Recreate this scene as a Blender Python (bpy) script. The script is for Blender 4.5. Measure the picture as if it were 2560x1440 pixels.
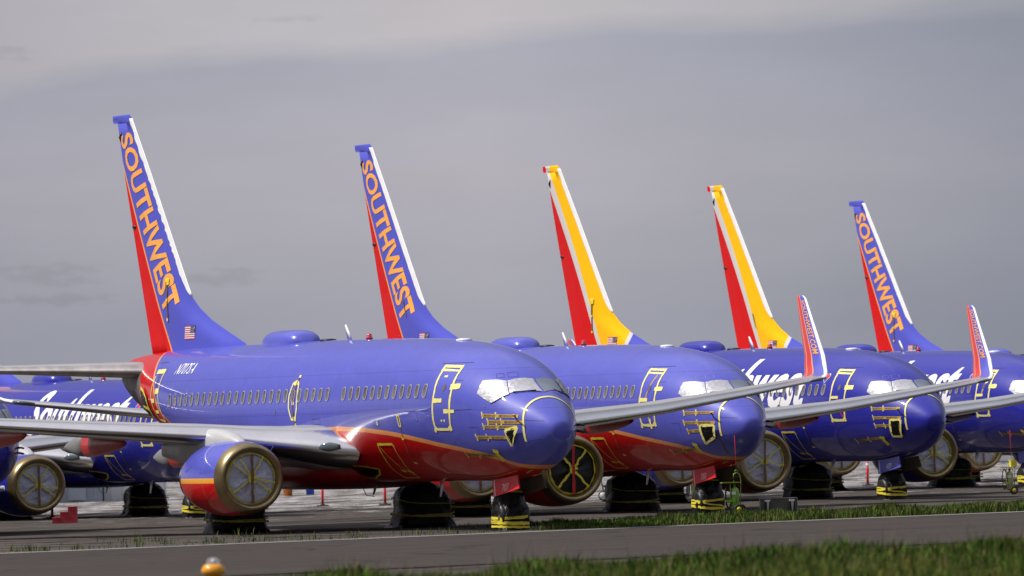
import bpy, bmesh, math, random
from mathutils import Vector, Matrix
R = math.radians
random.seed(7)
sc = bpy.context.scene
for o in list(bpy.data.objects): bpy.data.objects.remove(o)

# ---------------------------------------------------------------- camera
CAM_H = 2.87
cd = bpy.data.cameras.new('camera'); cam = bpy.data.objects.new('camera', cd); sc.collection.objects.link(cam)
cd.sensor_width = 36; cd.lens = 19873/2560*36; cd.clip_start = 1; cd.clip_end = 20000
cam.location = (0, 0, CAM_H)
pitch = math.atan((1068.2-720)/19873)
cam.matrix_world = Matrix.Translation((0, 0, CAM_H)) @ (Matrix.Rotation(R(90)+pitch, 4, 'X') @ Matrix.Rotation(-0.02496, 4, 'Z'))
cd.dof.use_dof = True; cd.dof.focus_distance = 235; cd.dof.aperture_fstop = 2.7
sc.camera = cam
sc.render.resolution_x = 1024; sc.render.resolution_y = 576

# ---------------------------------------------------------------- world, sun, exposure
SUN_DIR = Vector((-0.68, -0.06, 0.88)).normalized()      # towards the sun
elev = math.asin(SUN_DIR.z); azim = math.atan2(SUN_DIR.x, SUN_DIR.y)
w = bpy.data.worlds.new('World'); sc.world = w; w.use_nodes = True
nt = w.node_tree; nt.nodes.clear()
def N(tree, typ, **kw):
    n = tree.nodes.new(typ)
    for k, v in kw.items(): setattr(n, k, v)
    return n
def MATH(tree, op, a, b=None, clamp=False):
    n = N(tree, 'ShaderNodeMath', operation=op); n.use_clamp = clamp
    for i, x in enumerate((a, b)):
        if x is None: continue
        if isinstance(x, (int, float)): n.inputs[i].default_value = x
        else: tree.links.new(x, n.inputs[i])
    return n.outputs[0]
def RAMP(tree, fac, stops, interp='LINEAR'):
    n = N(tree, 'ShaderNodeValToRGB'); cr = n.color_ramp; cr.interpolation = interp
    while len(cr.elements) < len(stops): cr.elements.new(0.5)
    for e, (p, c) in zip(cr.elements, stops): e.position = p; e.color = (*c, 1) if len(c) == 3 else c
    tree.links.new(fac, n.inputs[0]); return n.outputs[0]
def MIX(tree, fac, a, b, mode='MIX'):
    n = N(tree, 'ShaderNodeMix', data_type='RGBA', blend_type=mode)
    for i, x in ((0, fac), (6, a), (7, b)):
        if isinstance(x, (int, float)): n.inputs[i].default_value = x
        elif isinstance(x, tuple): n.inputs[i].default_value = (*x, 1)
        else: tree.links.new(x, n.inputs[i])
    return n.outputs[2]
def NOISE(tree, vec, scale, detail=4, rough=.55):
    n = N(tree, 'ShaderNodeTexNoise'); n.inputs['Scale'].default_value = scale
    n.inputs['Detail'].default_value = detail; n.inputs['Roughness'].default_value = rough
    if vec is not None: tree.links.new(vec, n.inputs['Vector'])
    return n.outputs[0]
def SCALEV(tree, vec, s, off=(0, 0, 0)):
    n = N(tree, 'ShaderNodeMapping'); n.inputs['Scale'].default_value = s; n.inputs['Location'].default_value = off
    tree.links.new(vec, n.inputs['Vector']); return n.outputs[0]
tc = N(nt, 'ShaderNodeTexCoord')
sx = N(nt, 'ShaderNodeSeparateXYZ'); nt.links.new(tc.outputs['Generated'], sx.inputs[0])
az = MATH(nt, 'DIVIDE', sx.outputs[0], MATH(nt, 'MAXIMUM', MATH(nt, 'ABSOLUTE', sx.outputs[1]), 1e-3))
el = MATH(nt, 'DIVIDE', sx.outputs[2], MATH(nt, 'MAXIMUM', MATH(nt, 'ABSOLUTE', sx.outputs[1]), 1e-3))
sky = N(nt, 'ShaderNodeTexSky', sky_type='NISHITA'); sky.sun_disc = False
sky.sun_elevation = elev; sky.sun_rotation = azim; sky.dust_density = 3
cv = N(nt, 'ShaderNodeCombineXYZ'); nt.links.new(az, cv.inputs[0]); nt.links.new(el, cv.inputs[1])
n1 = NOISE(nt, SCALEV(nt, cv.outputs[0], (26, 100, 1)), 1.0, 5, .55)
n2 = NOISE(nt, SCALEV(nt, cv.outputs[0], (60, 330, 1), (3, 7, 0)), 1.0, 4, .6)
n3 = NOISE(nt, SCALEV(nt, cv.outputs[0], (9, 24, 1), (1.3, 2.2, 0)), 1.0, 3, .5)
# lower edge of the lit cloud deck: elevation as a function of azimuth
fc = N(nt, 'ShaderNodeFloatCurve')
cu = fc.mapping.curves[0]
edge = [(0.0, .0440), (.12, .0468), (.27, .0478), (.40, .0478), (.47, .0488), (.55, .0500), (.66, .0504), (.78, .0500), (.88, .0510), (1.0, .0516)]
while len(cu.points) < len(edge): cu.points.new(.5, .5)
for p, (x, y) in zip(cu.points, edge): p.location = (x, (y-.03)/.04)
fc.mapping.update()
nt.links.new(MATH(nt, 'ADD', MATH(nt, 'MULTIPLY', az, 1/.1288), .5, True), fc.inputs[1])
ed = MATH(nt, 'ADD', MATH(nt, 'MULTIPLY', fc.outputs[0], .04), .03)
dd = MATH(nt, 'SUBTRACT', el, ed)
dd = MATH(nt, 'ADD', dd, MATH(nt, 'MULTIPLY', MATH(nt, 'SUBTRACT', n2, .5), .0030))
up = MATH(nt, 'ADD', MATH(nt, 'MULTIPLY', dd, 300), .5, True)
lum = MATH(nt, 'ADD', MATH(nt, 'MULTIPLY', MATH(nt, 'SUBTRACT', n1, .5), .20), MATH(nt, 'MULTIPLY', MATH(nt, 'SUBTRACT', n3, .5), .12))
low = RAMP(nt, MATH(nt, 'MULTIPLY', el, 18, True), [(0, (.335, .345, .41)), (.22, (.345, .355, .415)), (.38, (.39, .39, .44)), (.58, (.43, .42, .47)), (.72, (.41, .41, .47)), (.86, (.385, .395, .46)), (1, (.38, .39, .455))])
hi = MIX(nt, n3, (.455, .445, .485), (.54, .52, .545))
base = MIX(nt, up, low, hi)
base = MIX(nt, 1.0, base, RAMP(nt, MATH(nt, 'ADD', MATH(nt, 'MULTIPLY', az, 7), .5, True), [(0, (.90, .90, .92)), (.2, (.98, .975, .98)), (.48, (1.06, 1.04, 1.03)), (.75, (.90, .91, .915)), (1, (.70, .735, .77))]), 'MULTIPLY')
# small dark cloud shreds
sm = None; n4 = NOISE(nt, SCALEV(nt, cv.outputs[0], (260, 900, 1), (3, 7, 0)), 1.0, 5, .62)
for a0, e0, wa, we in ((-.0575, .0205, .0075, .0016), (-.036, .0198, .0055, .0012), (-.027, .0520, .0055, .0005), (-.063, .0485, .004, .0010), (-.058, .0175, .010, .0010)):
    qa = MATH(nt, 'POWER', MATH(nt, 'DIVIDE', MATH(nt, 'SUBTRACT', az, a0), wa), 2.0); qe = MATH(nt, 'POWER', MATH(nt, 'DIVIDE', MATH(nt, 'SUBTRACT', el, e0), we), 2.0)
    g_ = MATH(nt, 'SUBTRACT', 1.0, MATH(nt, 'ADD', MATH(nt, 'ADD', qa, qe), MATH(nt, 'MULTIPLY', MATH(nt, 'SUBTRACT', n4, .5), 5.0)), True)
    sm = g_ if sm is None else MATH(nt, 'MAXIMUM', sm, g_)
lum = MATH(nt, 'SUBTRACT', lum, MATH(nt, 'MULTIPLY', sm, .10))
hs = N(nt, 'ShaderNodeHueSaturation'); nt.links.new(base, hs.inputs['Color']); nt.links.new(MATH(nt, 'ADD', lum, 1.0), hs.inputs['Value'])
# unseen overcast shaped for lighting: dimmed midway to cut fill, raised high for sheen
zen = RAMP(nt, sx.outputs[2], [(0, (1, 1, 1)), (.07, (1, 1, 1)), (.13, (.48, .49, .52)), (.38, (.55, .57, .62)), (.62, (1.4, 1.43, 1.5)), (.85, (1.6, 1.63, 1.72))])
back = MATH(nt, 'MULTIPLY', MATH(nt, 'MULTIPLY', sx.outputs[1], -2.5, True), MATH(nt, 'SUBTRACT', 1.0, MATH(nt, 'MULTIPLY', sx.outputs[2], 2.2, True)), True)
zen = MIX(nt, MATH(nt, 'MULTIPLY', back, .50), zen, (0.0, 0.0, 0.0))   # added dimming of the unseen sky low behind the viewer, cuts fill
cl = MIX(nt, 1.0, hs.outputs[0], zen, 'MULTIPLY')
bg1 = N(nt, 'ShaderNodeBackground'); nt.links.new(sky.outputs[0], bg1.inputs[0]); bg1.inputs[1].default_value = .05
bg2 = N(nt, 'ShaderNodeBackground'); nt.links.new(cl, bg2.inputs[0]); bg2.inputs[1].default_value = 1.05
ms = N(nt, 'ShaderNodeMixShader'); ms.inputs[0].default_value = .93
nt.links.new(bg1.outputs[0], ms.inputs[1]); nt.links.new(bg2.outputs[0], ms.inputs[2])
wo = N(nt, 'ShaderNodeOutputWorld'); nt.links.new(ms.outputs[0], wo.inputs[0])
sl = bpy.data.lights.new('sun', 'SUN'); sl.energy = 4.2; sl.angle = R(.6); sl.color = (1, .955, .89)
so = bpy.data.objects.new('sun', sl); sc.collection.objects.link(so)
so.rotation_euler = SUN_DIR.to_track_quat('Z', 'Y').to_euler()
sc.view_settings.view_transform = 'Standard'; sc.view_settings.look = 'None'
sc.view_settings.exposure = 0; sc.view_settings.gamma = 1

# ---------------------------------------------------------------- materials
def mat(name, col, rough=.5, metal=0, coat=0, noise=None, bump=None, spec=.5, coord='Object', coat_rough=.08):
    """noise=(scale, amount) mottles the colour, bump=(scale, strength, distance)"""
    m = bpy.data.materials.new(name); m.use_nodes = True
    t = m.node_tree; b = t.nodes['Principled BSDF']
    b.inputs['Roughness'].default_value = rough; b.inputs['Metallic'].default_value = metal
    b.inputs['Coat Weight'].default_value = coat; b.inputs['Coat Roughness'].default_value = coat_rough
    b.inputs['Specular IOR Level'].default_value = spec
    b.inputs['Base Color'].default_value = (*col, 1)
    c = N(t, 'ShaderNodeTexCoord').outputs[coord]
    if noise:
        v = SCALEV(t, c, noise[2]) if len(noise) > 2 else c
        f = NOISE(t, v, noise[0], 5, .6)
        k = noise[1]
        lo = tuple(x*(1-k) for x in col); hi_ = tuple(min(1, x*(1+k)) for x in col)
        t.links.new(RAMP(t, f, [(.3, lo), (.7, hi_)]), b.inputs['Base Color'])
    if bump:
        bn = N(t, 'ShaderNodeBump'); bn.inputs['Strength'].default_value = bump[1]; bn.inputs['Distance'].default_value = bump[2]
        v = SCALEV(t, c, bump[3]) if len(bump) > 3 else c
        t.links.new(NOISE(t, v, bump[0], 6, .6), bn.inputs['Height']); t.links.new(bn.outputs[0], b.inputs['Normal'])
    return m
VIOLET = (.092, .102, .53); NAVY = (.020, .022, .35); RED = (.64, .003, .004); ORANGE = (.90, .36, .08)
YEL = (.93, .50, .004); SILVER = (.62, .60, .59)
def paint_finish(t, b, colsock, dirt=.13, coat=.75):
    c = N(t, 'ShaderNodeTexCoord').outputs['Object']
    f = NOISE(t, SCALEV(t, c, (.5, .5, 2.2)), 1.3, 6, .6)
    g = NOISE(t, SCALEV(t, c, (3, 3, .8), (5, 2, 1)), 1.6, 4, .65)
    h = NOISE(t, SCALEV(t, c, (7, 7, .45), (2, 1, 4)), 1.0, 4, .6)   # rain streaks
    s = RAMP(t, MATH(t, 'ADD', MATH(t, 'MULTIPLY', MATH(t, 'ADD', f, g), .4), MATH(t, 'MULTIPLY', h, .2)), [(.38, (1-dirt, 1-dirt, 1-dirt)), (.60, (1, 1, 1))])
    t.links.new(MIX(t, 1.0, colsock, s, 'MULTIPLY'), b.inputs['Base Color'])
    t.links.new(MATH(t, 'ADD', MATH(t, 'MULTIPLY', f, .20), .34), b.inputs['Roughness'])
    b.inputs['Coat Weight'].default_value = coat; b.inputs['Coat Roughness'].default_value = .035; b.inputs['Specular IOR Level'].default_value = .10 if coat < .2 else .22
    # skin ripple between the frames, so reflections break up like on sheet metal
    bn = N(t, 'ShaderNodeBump'); bn.inputs['Strength'].default_value = .16; bn.inputs['Distance'].default_value = .010
    t.links.new(NOISE(t, SCALEV(t, c, (1.9, 1.9, 1.1)), 1.0, 2, .5), bn.inputs['Height'])
    t.links.new(bn.outputs[0], b.inputs['Normal']); t.links.new(bn.outputs[0], b.inputs['Coat Normal'])
def seam(t, sock, val, wd):       # 1 on a thin line where sock == val
    return MATH(t, 'LESS_THAN', MATH(t, 'ABSOLUTE', MATH(t, 'SUBTRACT', sock, val)), wd)
def fuselage_mat(name, kind):
    m = bpy.data.materials.new(name); m.use_nodes = True; t = m.node_tree; b = t.nodes['Principled BSDF']
    at = N(t, 'ShaderNodeAttribute', attribute_name='liv').outputs['Fac']
    f = MATH(t, 'ADD', MATH(t, 'MULTIPLY', at, .25), .5, True)
    if kind == 'violet':
        col = RAMP(t, f, [(0, VIOLET), (.5-.125*.25, (.93, .37, .11)), (.5, RED)], 'CONSTANT')
    else:
        col = RAMP(t, f, [(0, NAVY), (.5-.3*.25, (.62, .60, .60)), (.5-.18*.25, RED), (.5+.9*.25, (.62, .60, .60)), (.5+1.0*.25, YEL)], 'CONSTANT')
    o = N(t, 'ShaderNodeSeparateXYZ'); t.links.new(N(t, 'ShaderNodeTexCoord').outputs['Object'], o.inputs[0])
    ln = MATH(t, 'ADD', seam(t, o.outputs[2], 4.42, .007), seam(t, o.outputs[2], 3.33, .006), True)
    for a in (6.9, 11.7, 15.9, 20.3, 24.9): ln = MATH(t, 'ADD', ln, seam(t, o.outputs[0], a, .006), True)
    col = MIX(t, MATH(t, 'MULTIPLY', ln, .45), col, (.02, .02, .05))
    paint_finish(t, b, col); return m
def fin_mat(name, kind):
    m = bpy.data.materials.new(name); m.use_nodes = True; t = m.node_tree; b = t.nodes['Principled BSDF']
    o = N(t, 'ShaderNodeSeparateXYZ'); t.links.new(N(t, 'ShaderNodeTexCoord').outputs['Object'], o.inputs[0])
    a, z = o.outputs[0], o.outputs[2]
    def line(a0, z0, a1, z1, bow=0):     # a minus the line's a at this z
        k = (a1-a0)/(z1-z0)
        l = MATH(t, 'ADD', MATH(t, 'MULTIPLY', MATH(t, 'SUBTRACT', z, z0), k), a0)
        if bow: l = MATH(t, 'ADD', l, MATH(t, 'MULTIPLY', MATH(t, 'MULTIPLY', MATH(t, 'SUBTRACT', z, z0), MATH(t, 'SUBTRACT', z, z1)), bow))
        return MATH(t, 'SUBTRACT', a, l)
    if kind == 'violet':
        d = line(31.78, 10.5, 28.21, 5.34)
        col = RAMP(t, MATH(t, 'ADD', MATH(t, 'MULTIPLY', d, .25), .5, True), [(0, VIOLET), (.5-.13*.25, ORANGE), (.5, RED)], 'CONSTANT')
    else:
        d1 = line(32.55, 11.99, 27.94, 5.87, .029); d2 = line(32.4, 12.53, 27.58, 5.87, .0255)
        col = MIX(t, MATH(t, 'GREATER_THAN', d2, 0), YEL, SILVER)
        col = MIX(t, MATH(t, 'GREATER_THAN', d1, 0), col, RED)
        col = MIX(t, MATH(t, 'LESS_THAN', a, 25.30), col, SILVER)
        col = MIX(t, MATH(t, 'LESS_THAN', a, 25.02), col, VIOLET)
        hi = MATH(t, 'GREATER_THAN', z, 12.26); col = MIX(t, MATH(t, 'MULTIPLY', hi, MATH(t, 'GREATER_THAN', a, 32.15)), col, SILVER)
        tip = MATH(t, 'MULTIPLY', hi, MATH(t, 'GREATER_THAN', a, 32.52))
        col = MIX(t, tip, col, RED)
    paint_finish(t, b, col, .05, 0.0); return m
def cowl_mat(name, kind):
    m = bpy.data.materials.new(name); m.use_nodes = True; t = m.node_tree; b = t.nodes['Principled BSDF']
    o = N(t, 'ShaderNodeSeparateXYZ'); t.links.new(N(t, 'ShaderNodeTexCoord').outputs['Object'], o.inputs[0])
    z = MATH(t, 'ADD', MATH(t, 'MULTIPLY', o.outputs[2], .25), 0)
    if kind == 'violet': col = RAMP(t, z, [(0, RED), (1.50*.25, (.95, .42, .03)), (1.63*.25, VIOLET)], 'CONSTANT')
    else: col = RAMP(t, z, [(0, NAVY), (.9, NAVY)], 'CONSTANT')
    ln = seam(t, o.outputs[0], 11.55, .008)
    col = MIX(t, MATH(t, 'MULTIPLY', ln, .4), col, (.5, .4, .4))
    paint_finish(t, b, col); return m
def winglet_mat(name, kind):
    m = bpy.data.materials.new(name); m.use_nodes = True; t = m.node_tree; b = t.nodes['Principled BSDF']
    at = N(t, 'ShaderNodeAttribute', attribute_name='chord').outputs['Fac']
    if kind == 'violet': col = RAMP(t, at, [(0, VIOLET), (.50, (.93, .33, .16)), (.56, (.70, .035, .03)), (.82, (.93, .33, .16)), (.86, (.70, .05, .05))], 'CONSTANT')
    else: col = RAMP(t, at, [(0, NAVY), (.9, NAVY)], 'CONSTANT')
    paint_finish(t, b, col, .05); return m
M = dict(
    fus_violet=fuselage_mat('violet_fuselage_paint', 'violet'), fus_navy=fuselage_mat('navy_fuselage_paint', 'navy'),
    fin_violet=fin_mat('violet_fin_paint', 'violet'), fin_navy=fin_mat('yellow_fin_paint', 'navy'),
    cowl_violet=cowl_mat('violet_cowl_paint', 'violet'), cowl_navy=cowl_mat('navy_cowl_paint', 'navy'),
    wl_violet=winglet_mat('violet_winglet_paint', 'violet'), wl_navy=winglet_mat('navy_winglet_paint', 'navy'),
    violet=mat('violet_paint', VIOLET, .28, coat=.5, noise=(.8, .06)), navy=mat('navy_paint', NAVY, .28, coat=.5, noise=(.8, .06)),
    red=mat('red_paint', (.55, .012, .015), .35, coat=.3, noise=(2, .1)),
    redplain=mat('red_panel_paint', (.75, .02, .03), .4, noise=(2, .1)),
    wing=mat('wing_grey_paint', (.36, .36, .365), .38, noise=(.6, .10), coat=.15),
    alu=mat('bare_aluminium', (.80, .79, .78), .24, metal=1, noise=(.7, .10), bump=(.8, .10, .008)),
    stabalu=mat('weathered_aluminium', (.50, .47, .44), .36, metal=.8, noise=(1.2, .22, (1, 3, 3))),
    white=mat('white_metal', (.85, .85, .85), .35, noise=(2.5, .06)), whitetext=mat('white_lettering', (.86, .86, .87), .4),
    otext=mat('orange_lettering', (.93, .40, .075), .4, noise=(3, .08)),
    gold=mat('bronze_inlet_lip', (.33, .255, .13), .34, metal=.9, noise=(2.2, .2), bump=(4, .15, .01)),
    cover=mat('grey_inlet_cover', (.50, .52, .62), .75, noise=(2.2, .16), bump=(2.6, 1.0, .16)),
    blackcover=mat('black_inlet_cover', (.006, .006, .006), .6, bump=(5, .6, .05)),
    tarp=mat('black_plastic_wrap', (.004, .004, .005), .28, noise=(4, .2), bump=(3.2, .9, .10), spec=.3),
    ytape=mat('yellow_tape', (.80, .66, .05), .5, noise=(9, .14)),
    ptape=mat('pale_yellow_tape', (.86, .78, .24), .5, noise=(9, .10)),
    strap=mat('brown_orange_streamer', (.17, .09, .025), .6, noise=(14, .45)), otape=mat('orange_streamer', (.52, .33, .06), .55, noise=(10, .15)),
    foil=mat('silver_foil', (.38, .385, .42), .42, metal=.35, noise=(5, .18), bump=(4, .35, .04)),
    foilc=mat('crinkled_silver_foil', (.50, .50, .53), .42, metal=.4, noise=(12, .18), bump=(12, .45, .02)),
    glass=mat('grey_windshield', (.16, .19, .24), .15, coat=.6),
    pane=mat('window_shade', (.13, .12, .115), .25, noise=(1.1, .4), coat=.4), rim=mat('window_rim', (.36, .35, .42), .4),
    dark=mat('dark_metal', (.02, .02, .02), .45, metal=.3), text=mat('black_lettering', (.03, .02, .01), .6),
    pylon=mat('pylon_grey_paint', (.50, .50, .50), .4, noise=(1.6, .10)), lamp=mat('landing_light_glass', (.10, .14, .15), .08, coat=1),
    flagred=mat('flag_red', (.5, .02, .03), .5), flagwhite=mat('flag_white', (.8, .8, .8), .5), flagblue=mat('flag_blue', (.03, .03, .09), .5),
    beacon=mat('red_beacon_glass', (.5, .01, .01), .15, coat=1), rubber=mat('rubber', (.018, .018, .018), .7),
    lime=mat('lime_green_paint', (.20, .42, .05), .4, noise=(4, .15), coat=.2), olive=mat('pale_olive_paint', (.40, .43, .16), .5, noise=(4, .15)),
    ctape=mat('faded_yellow_tape', (.62, .56, .08), .6, noise=(7, .25)),
    seamline=mat('dark_seam', (.03, .03, .10), .6), port=mat('static_port_metal', (.30, .30, .34), .35, metal=.7),
    tailmetal=mat('soiled_tail_metal', (.16, .14, .14), .5, metal=.4, noise=(2.5, .5)),
    fairgrey=mat('shaded_grey_paint', (.20, .20, .20), .5),
    signgrey=mat('weathered_shaded_grey', (.09, .085, .07), .6, noise=(3, .15)), redflag=mat('red_flag_cloth', (.75, .02, .02), .7),
    yellow=mat('taxiway_light_yellow', (.80, .34, .01), .35, coat=.3, noise=(6, .08)), steelr=mat('red_steps_paint', (.40, .025, .04), .55, noise=(4, .15)),
    bwhite=mat('white_cladding', (.72, .73, .75), .6, noise=(.6, .06)), bblue=mat('blue_grey_cladding', (.28, .33, .40), .6, noise=(.8, .1)),
    orange=mat('safety_orange', (.72, .22, .02), .5), blue=mat('blue_plastic', (.02, .06, .45), .5), grey=mat('grey_cylinder_paint', (.22, .22, .24), .45, noise=(3, .15)),
)
def glassmat():
    m = bpy.data.materials.new('clear_glass_lens'); m.use_nodes = True; b = m.node_tree.nodes['Principled BSDF']
    b.inputs['Transmission Weight'].default_value = .85; b.inputs['Roughness'].default_value = .08; b.inputs['Base Color'].default_value = (.9, .92, .95, 1)
    return m
M['lens'] = glassmat()

# ---------------------------------------------------------------- object helpers
def link(o): sc.collection.objects.link(o); return o
CACHE = {}
def mesh(bm, name, mats, smooth=True, normals=True):
    if normals: bmesh.ops.recalc_face_normals(bm, faces=bm.faces)
    me = bpy.data.meshes.new(name); bm.to_mesh(me); bm.free()
    for m in mats: me.materials.append(M[m] if isinstance(m, str) else m)
    if smooth:
        for p in me.polygons: p.use_smooth = True
    return me
def part(name, me, parent=None, label=None):
    o = link(bpy.data.objects.new(name, me)); o.parent = parent
    if label: o['label'] = label
    return o
def thing(name, label, cat, group=None, loc=(0, 0, 0), rz=0, me=None):
    o = link(bpy.data.objects.new(name, me)); o.location = loc; o.rotation_euler = (0, 0, rz)
    o['label'] = label; o['category'] = cat
    if group: o['group'] = group
    return o
def cached(key, fn):
    if key not in CACHE: CACHE[key] = fn()
    return CACHE[key]
def bbox_(bm, x0, x1, y0, y1, z0, z1, mi=0):
    v = [bm.verts.new((x, y, z)) for x in (x0, x1) for y in (y0, y1) for z in (z0, z1)]
    for q in ((0, 1, 3, 2), (4, 6, 7, 5), (0, 4, 5, 1), (2, 3, 7, 6), (0, 2, 6, 4), (1, 5, 7, 3)):
        f = bm.faces.new([v[i] for i in q]); f.material_index = mi
def tube(bm, pts, r, n=8, mi=0, caps=True):
    pts = [Vector(p) for p in pts]; rings = []
    up = Vector((0, 0, 1))
    for i, p in enumerate(pts):
        d = (pts[min(i+1, len(pts)-1)]-pts[max(i-1, 0)]).normalized()
        x = d.cross(up if abs(d.z) < .95 else Vector((1, 0, 0))).normalized(); y = d.cross(x)
        rr = r[i] if isinstance(r, (list, tuple)) else r
        rings.append([bm.verts.new(p+x*rr*math.cos(2*math.pi*k/n)+y*rr*math.sin(2*math.pi*k/n)) for k in range(n)])
    for a, b in zip(rings, rings[1:]):
        for k in range(n):
            f = bm.faces.new((a[k], a[(k+1) % n], b[(k+1) % n], b[k])); f.material_index = mi
    if caps:
        for rg in (rings[0], rings[-1]):
            f = bm.faces.new(rg); f.material_index = mi
def loftrings(bm, rings, closed=True, caps=True, mi=0):
    vs = [[bm.verts.new(p) for p in r] for r in rings]
    n = len(vs[0])
    for a, b in zip(vs, vs[1:]):
        for k in range(n if closed else n-1):
            f = bm.faces.new((a[k], a[(k+1) % n], b[(k+1) % n], b[k])); f.material_index = mi
    if caps and closed:
        for r in (vs[0], vs[-1]):
            try: bm.faces.new(r).material_index = mi
            except ValueError: pass
    return vs
def ring_yz(a, cs, cz, ry, rz, n=32):
    return [(a, cs+ry*math.cos(2*math.pi*k/n), cz+rz*math.sin(2*math.pi*k/n)) for k in range(n)]

def interp(x,pts):
    if x<=pts[0][0]: return pts[0][1]
    for (x0,y0),(x1,y1) in zip(pts,pts[1:]):
        if x<=x1:
            t=(x-x0)/(x1-x0); return y0+(y1-y0)*t
    return pts[-1][1]
def smooth(x,pts):
    # monotone-ish cubic (Catmull-Rom non-uniform)
    n=len(pts)
    if x<=pts[0][0]: return pts[0][1]
    if x>=pts[-1][0]: return pts[-1][1]
    for i in range(n-1):
        if x<=pts[i+1][0]: break
    x0,y0=pts[i];x1,y1=pts[i+1]
    def sl(j):
        if j==0: return (pts[1][1]-pts[0][1])/(pts[1][0]-pts[0][0])
        if j==n-1: return (pts[-1][1]-pts[-2][1])/(pts[-1][0]-pts[-2][0])
        d0=(pts[j][1]-pts[j-1][1])/(pts[j][0]-pts[j-1][0]); d1=(pts[j+1][1]-pts[j][1])/(pts[j+1][0]-pts[j][0])
        if d0*d1<=0: return 0
        h0=pts[j][0]-pts[j-1][0];h1=pts[j+1][0]-pts[j][0]
        return (h0+h1)*3/((2*h1+h0)/d0+(h1+2*h0)/d1)
    h=x1-x0;t=(x-x0)/h;m0=sl(i)*h;m1=sl(i+1)*h
    return (2*t**3-3*t*t+1)*y0+(t**3-2*t*t+t)*m0+(-2*t**3+3*t*t)*y1+(t**3-t*t)*m1
TOP=[(0.45,2.72),(0.494,2.93),(0.583,3.04),(0.716,3.16),(0.982,3.36),(1.249,3.54),(1.515,3.69),(1.781,3.83),(2.092,4.0),(2.35,4.20),(2.7,4.42),(3.1,4.60),(3.5,4.74),(4.0,4.88),(4.6,5.0),(5.2,5.09),(6,5.18),(6.8,5.24),(8,5.30),(10,5.35),(12.6,5.39),(16,5.42),(24,5.42),(26,5.41),(28,5.36),(30,5.28),(31.5,5.12),(32,4.98)]
BOT=[(0.45, 2.72), (0.494, 2.52), (0.583, 2.4), (0.716, 2.27), (0.982, 2.08), (1.337, 1.89), (1.781, 1.73), (2.225, 1.62), (3.112, 1.49), (4, 1.43), (5, 1.4), (19, 1.4), (21, 1.52), (23, 1.88), (25, 2.32), (27, 2.80), (29, 3.36), (31, 4.08), (32, 4.68)]
HW=[(.45,0),(.494,.20),(.583,.33),(.716,.44),(.982,.61),(1.249,.765),(1.515,.90),(1.8,1.025),(2.2,1.19),(2.75,1.345),(3.4,1.53),(4.2,1.72),(5.2,1.86),(6,1.88),(19.5,1.88),(21,1.84),(23,1.73),(25,1.55),(27,1.33),(29,1.04),(31,.64),(32,.2)]
ZM=[(0.45, 2.72), (1.337, 2.8), (2.225, 3.0), (3.556, 3.35), (5, 3.5), (20, 3.5), (24, 3.7), (28, 4.2), (32, 4.83)]
def sec(a): return smooth(a,TOP),smooth(a,BOT),smooth(a,HW),smooth(a,ZM)
def fus_s(a,z):
    t,b,w,m=sec(a)
    k=(z-m)/(t-m) if z>m else (m-z)/(m-b)
    if abs(k)>=1: return 0.0
    return w*math.sqrt(1-k*k)

# ---------------------------------------------------------------- airliner geometry (plane frame: x aft of the nose, y starboard, z up)
def spt(a, z, side=1, off=0.0):
    e = .02; s = fus_s(a, z)
    da = (fus_s(a+e, z)-fus_s(a-e, z))/(2*e); dz = (fus_s(a, z+e)-fus_s(a, z-e))/(2*e)
    n = Vector((-da, 1, -dz)).normalized(); p = Vector((a, s, z))+n*off
    return Vector((p.x, p.y*side, p.z)), Vector((n.x, n.y*side, n.z))
def radial(p, off):               # push a point on to the skin, seen from the axis at the same station
    a = p[0]; t, b, wd, m = sec(a); y, z = p[1], p[2]-m
    h = (t-m) if z > 0 else (m-b)
    k = math.sqrt((y/wd)**2+(z/h)**2) or 1e-6
    q = Vector((a, y/k, m+z/k)); n = Vector((-.55 if a < 3 else 0, q.y/wd**2, (q.z-m)/h**2)).normalized()
    if a < 3: n = Vector((-.5, n.y, n.z)).normalized()
    return q+n*off
def quad_patch(bm, c, off, n=6, mi=0, wrinkle=0):
    g = []
    for i in range(n+1):
        row = []
        for j in range(n+1):
            u, v = i/n, j/n
            p = [(1-u)*(1-v)*c[0][k]+u*(1-v)*c[1][k]+u*v*c[2][k]+(1-u)*v*c[3][k] for k in range(3)]
            row.append(bm.verts.new(radial(p, off+wrinkle*random.random())))
        g.append(row)
    for i in range(n):
        for j in range(n):
            bm.faces.new((g[i][j], g[i+1][j], g[i+1][j+1], g[i][j+1])).material_index = mi
def ribbon(bm, pts, w, side=1, off=.010, mi=0, ragged=0):
    path = []
    for (a0, z0), (a1, z1) in zip(pts, pts[1:]):
        L = math.hypot(a1-a0, z1-z0); k = max(1, int(L/.12))
        for i in range(k): path.append((a0+(a1-a0)*i/k, z0+(z1-z0)*i/k))
    path.append(pts[-1]); prev = None
    P = [spt(a, z, side, off) for a, z in path]
    for i, (p, n) in enumerate(P):
        t = (P[min(i+1, len(P)-1)][0]-P[max(i-1, 0)][0]).normalized(); c = n.cross(t).normalized()
        ww = w/2*(1+ragged*random.uniform(-1, 1))
        cur = (bm.verts.new(p+c*ww), bm.verts.new(p-c*ww))
        if prev: bm.faces.new((prev[0], cur[0], cur[1], prev[1])).material_index = mi
        prev = cur
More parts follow.
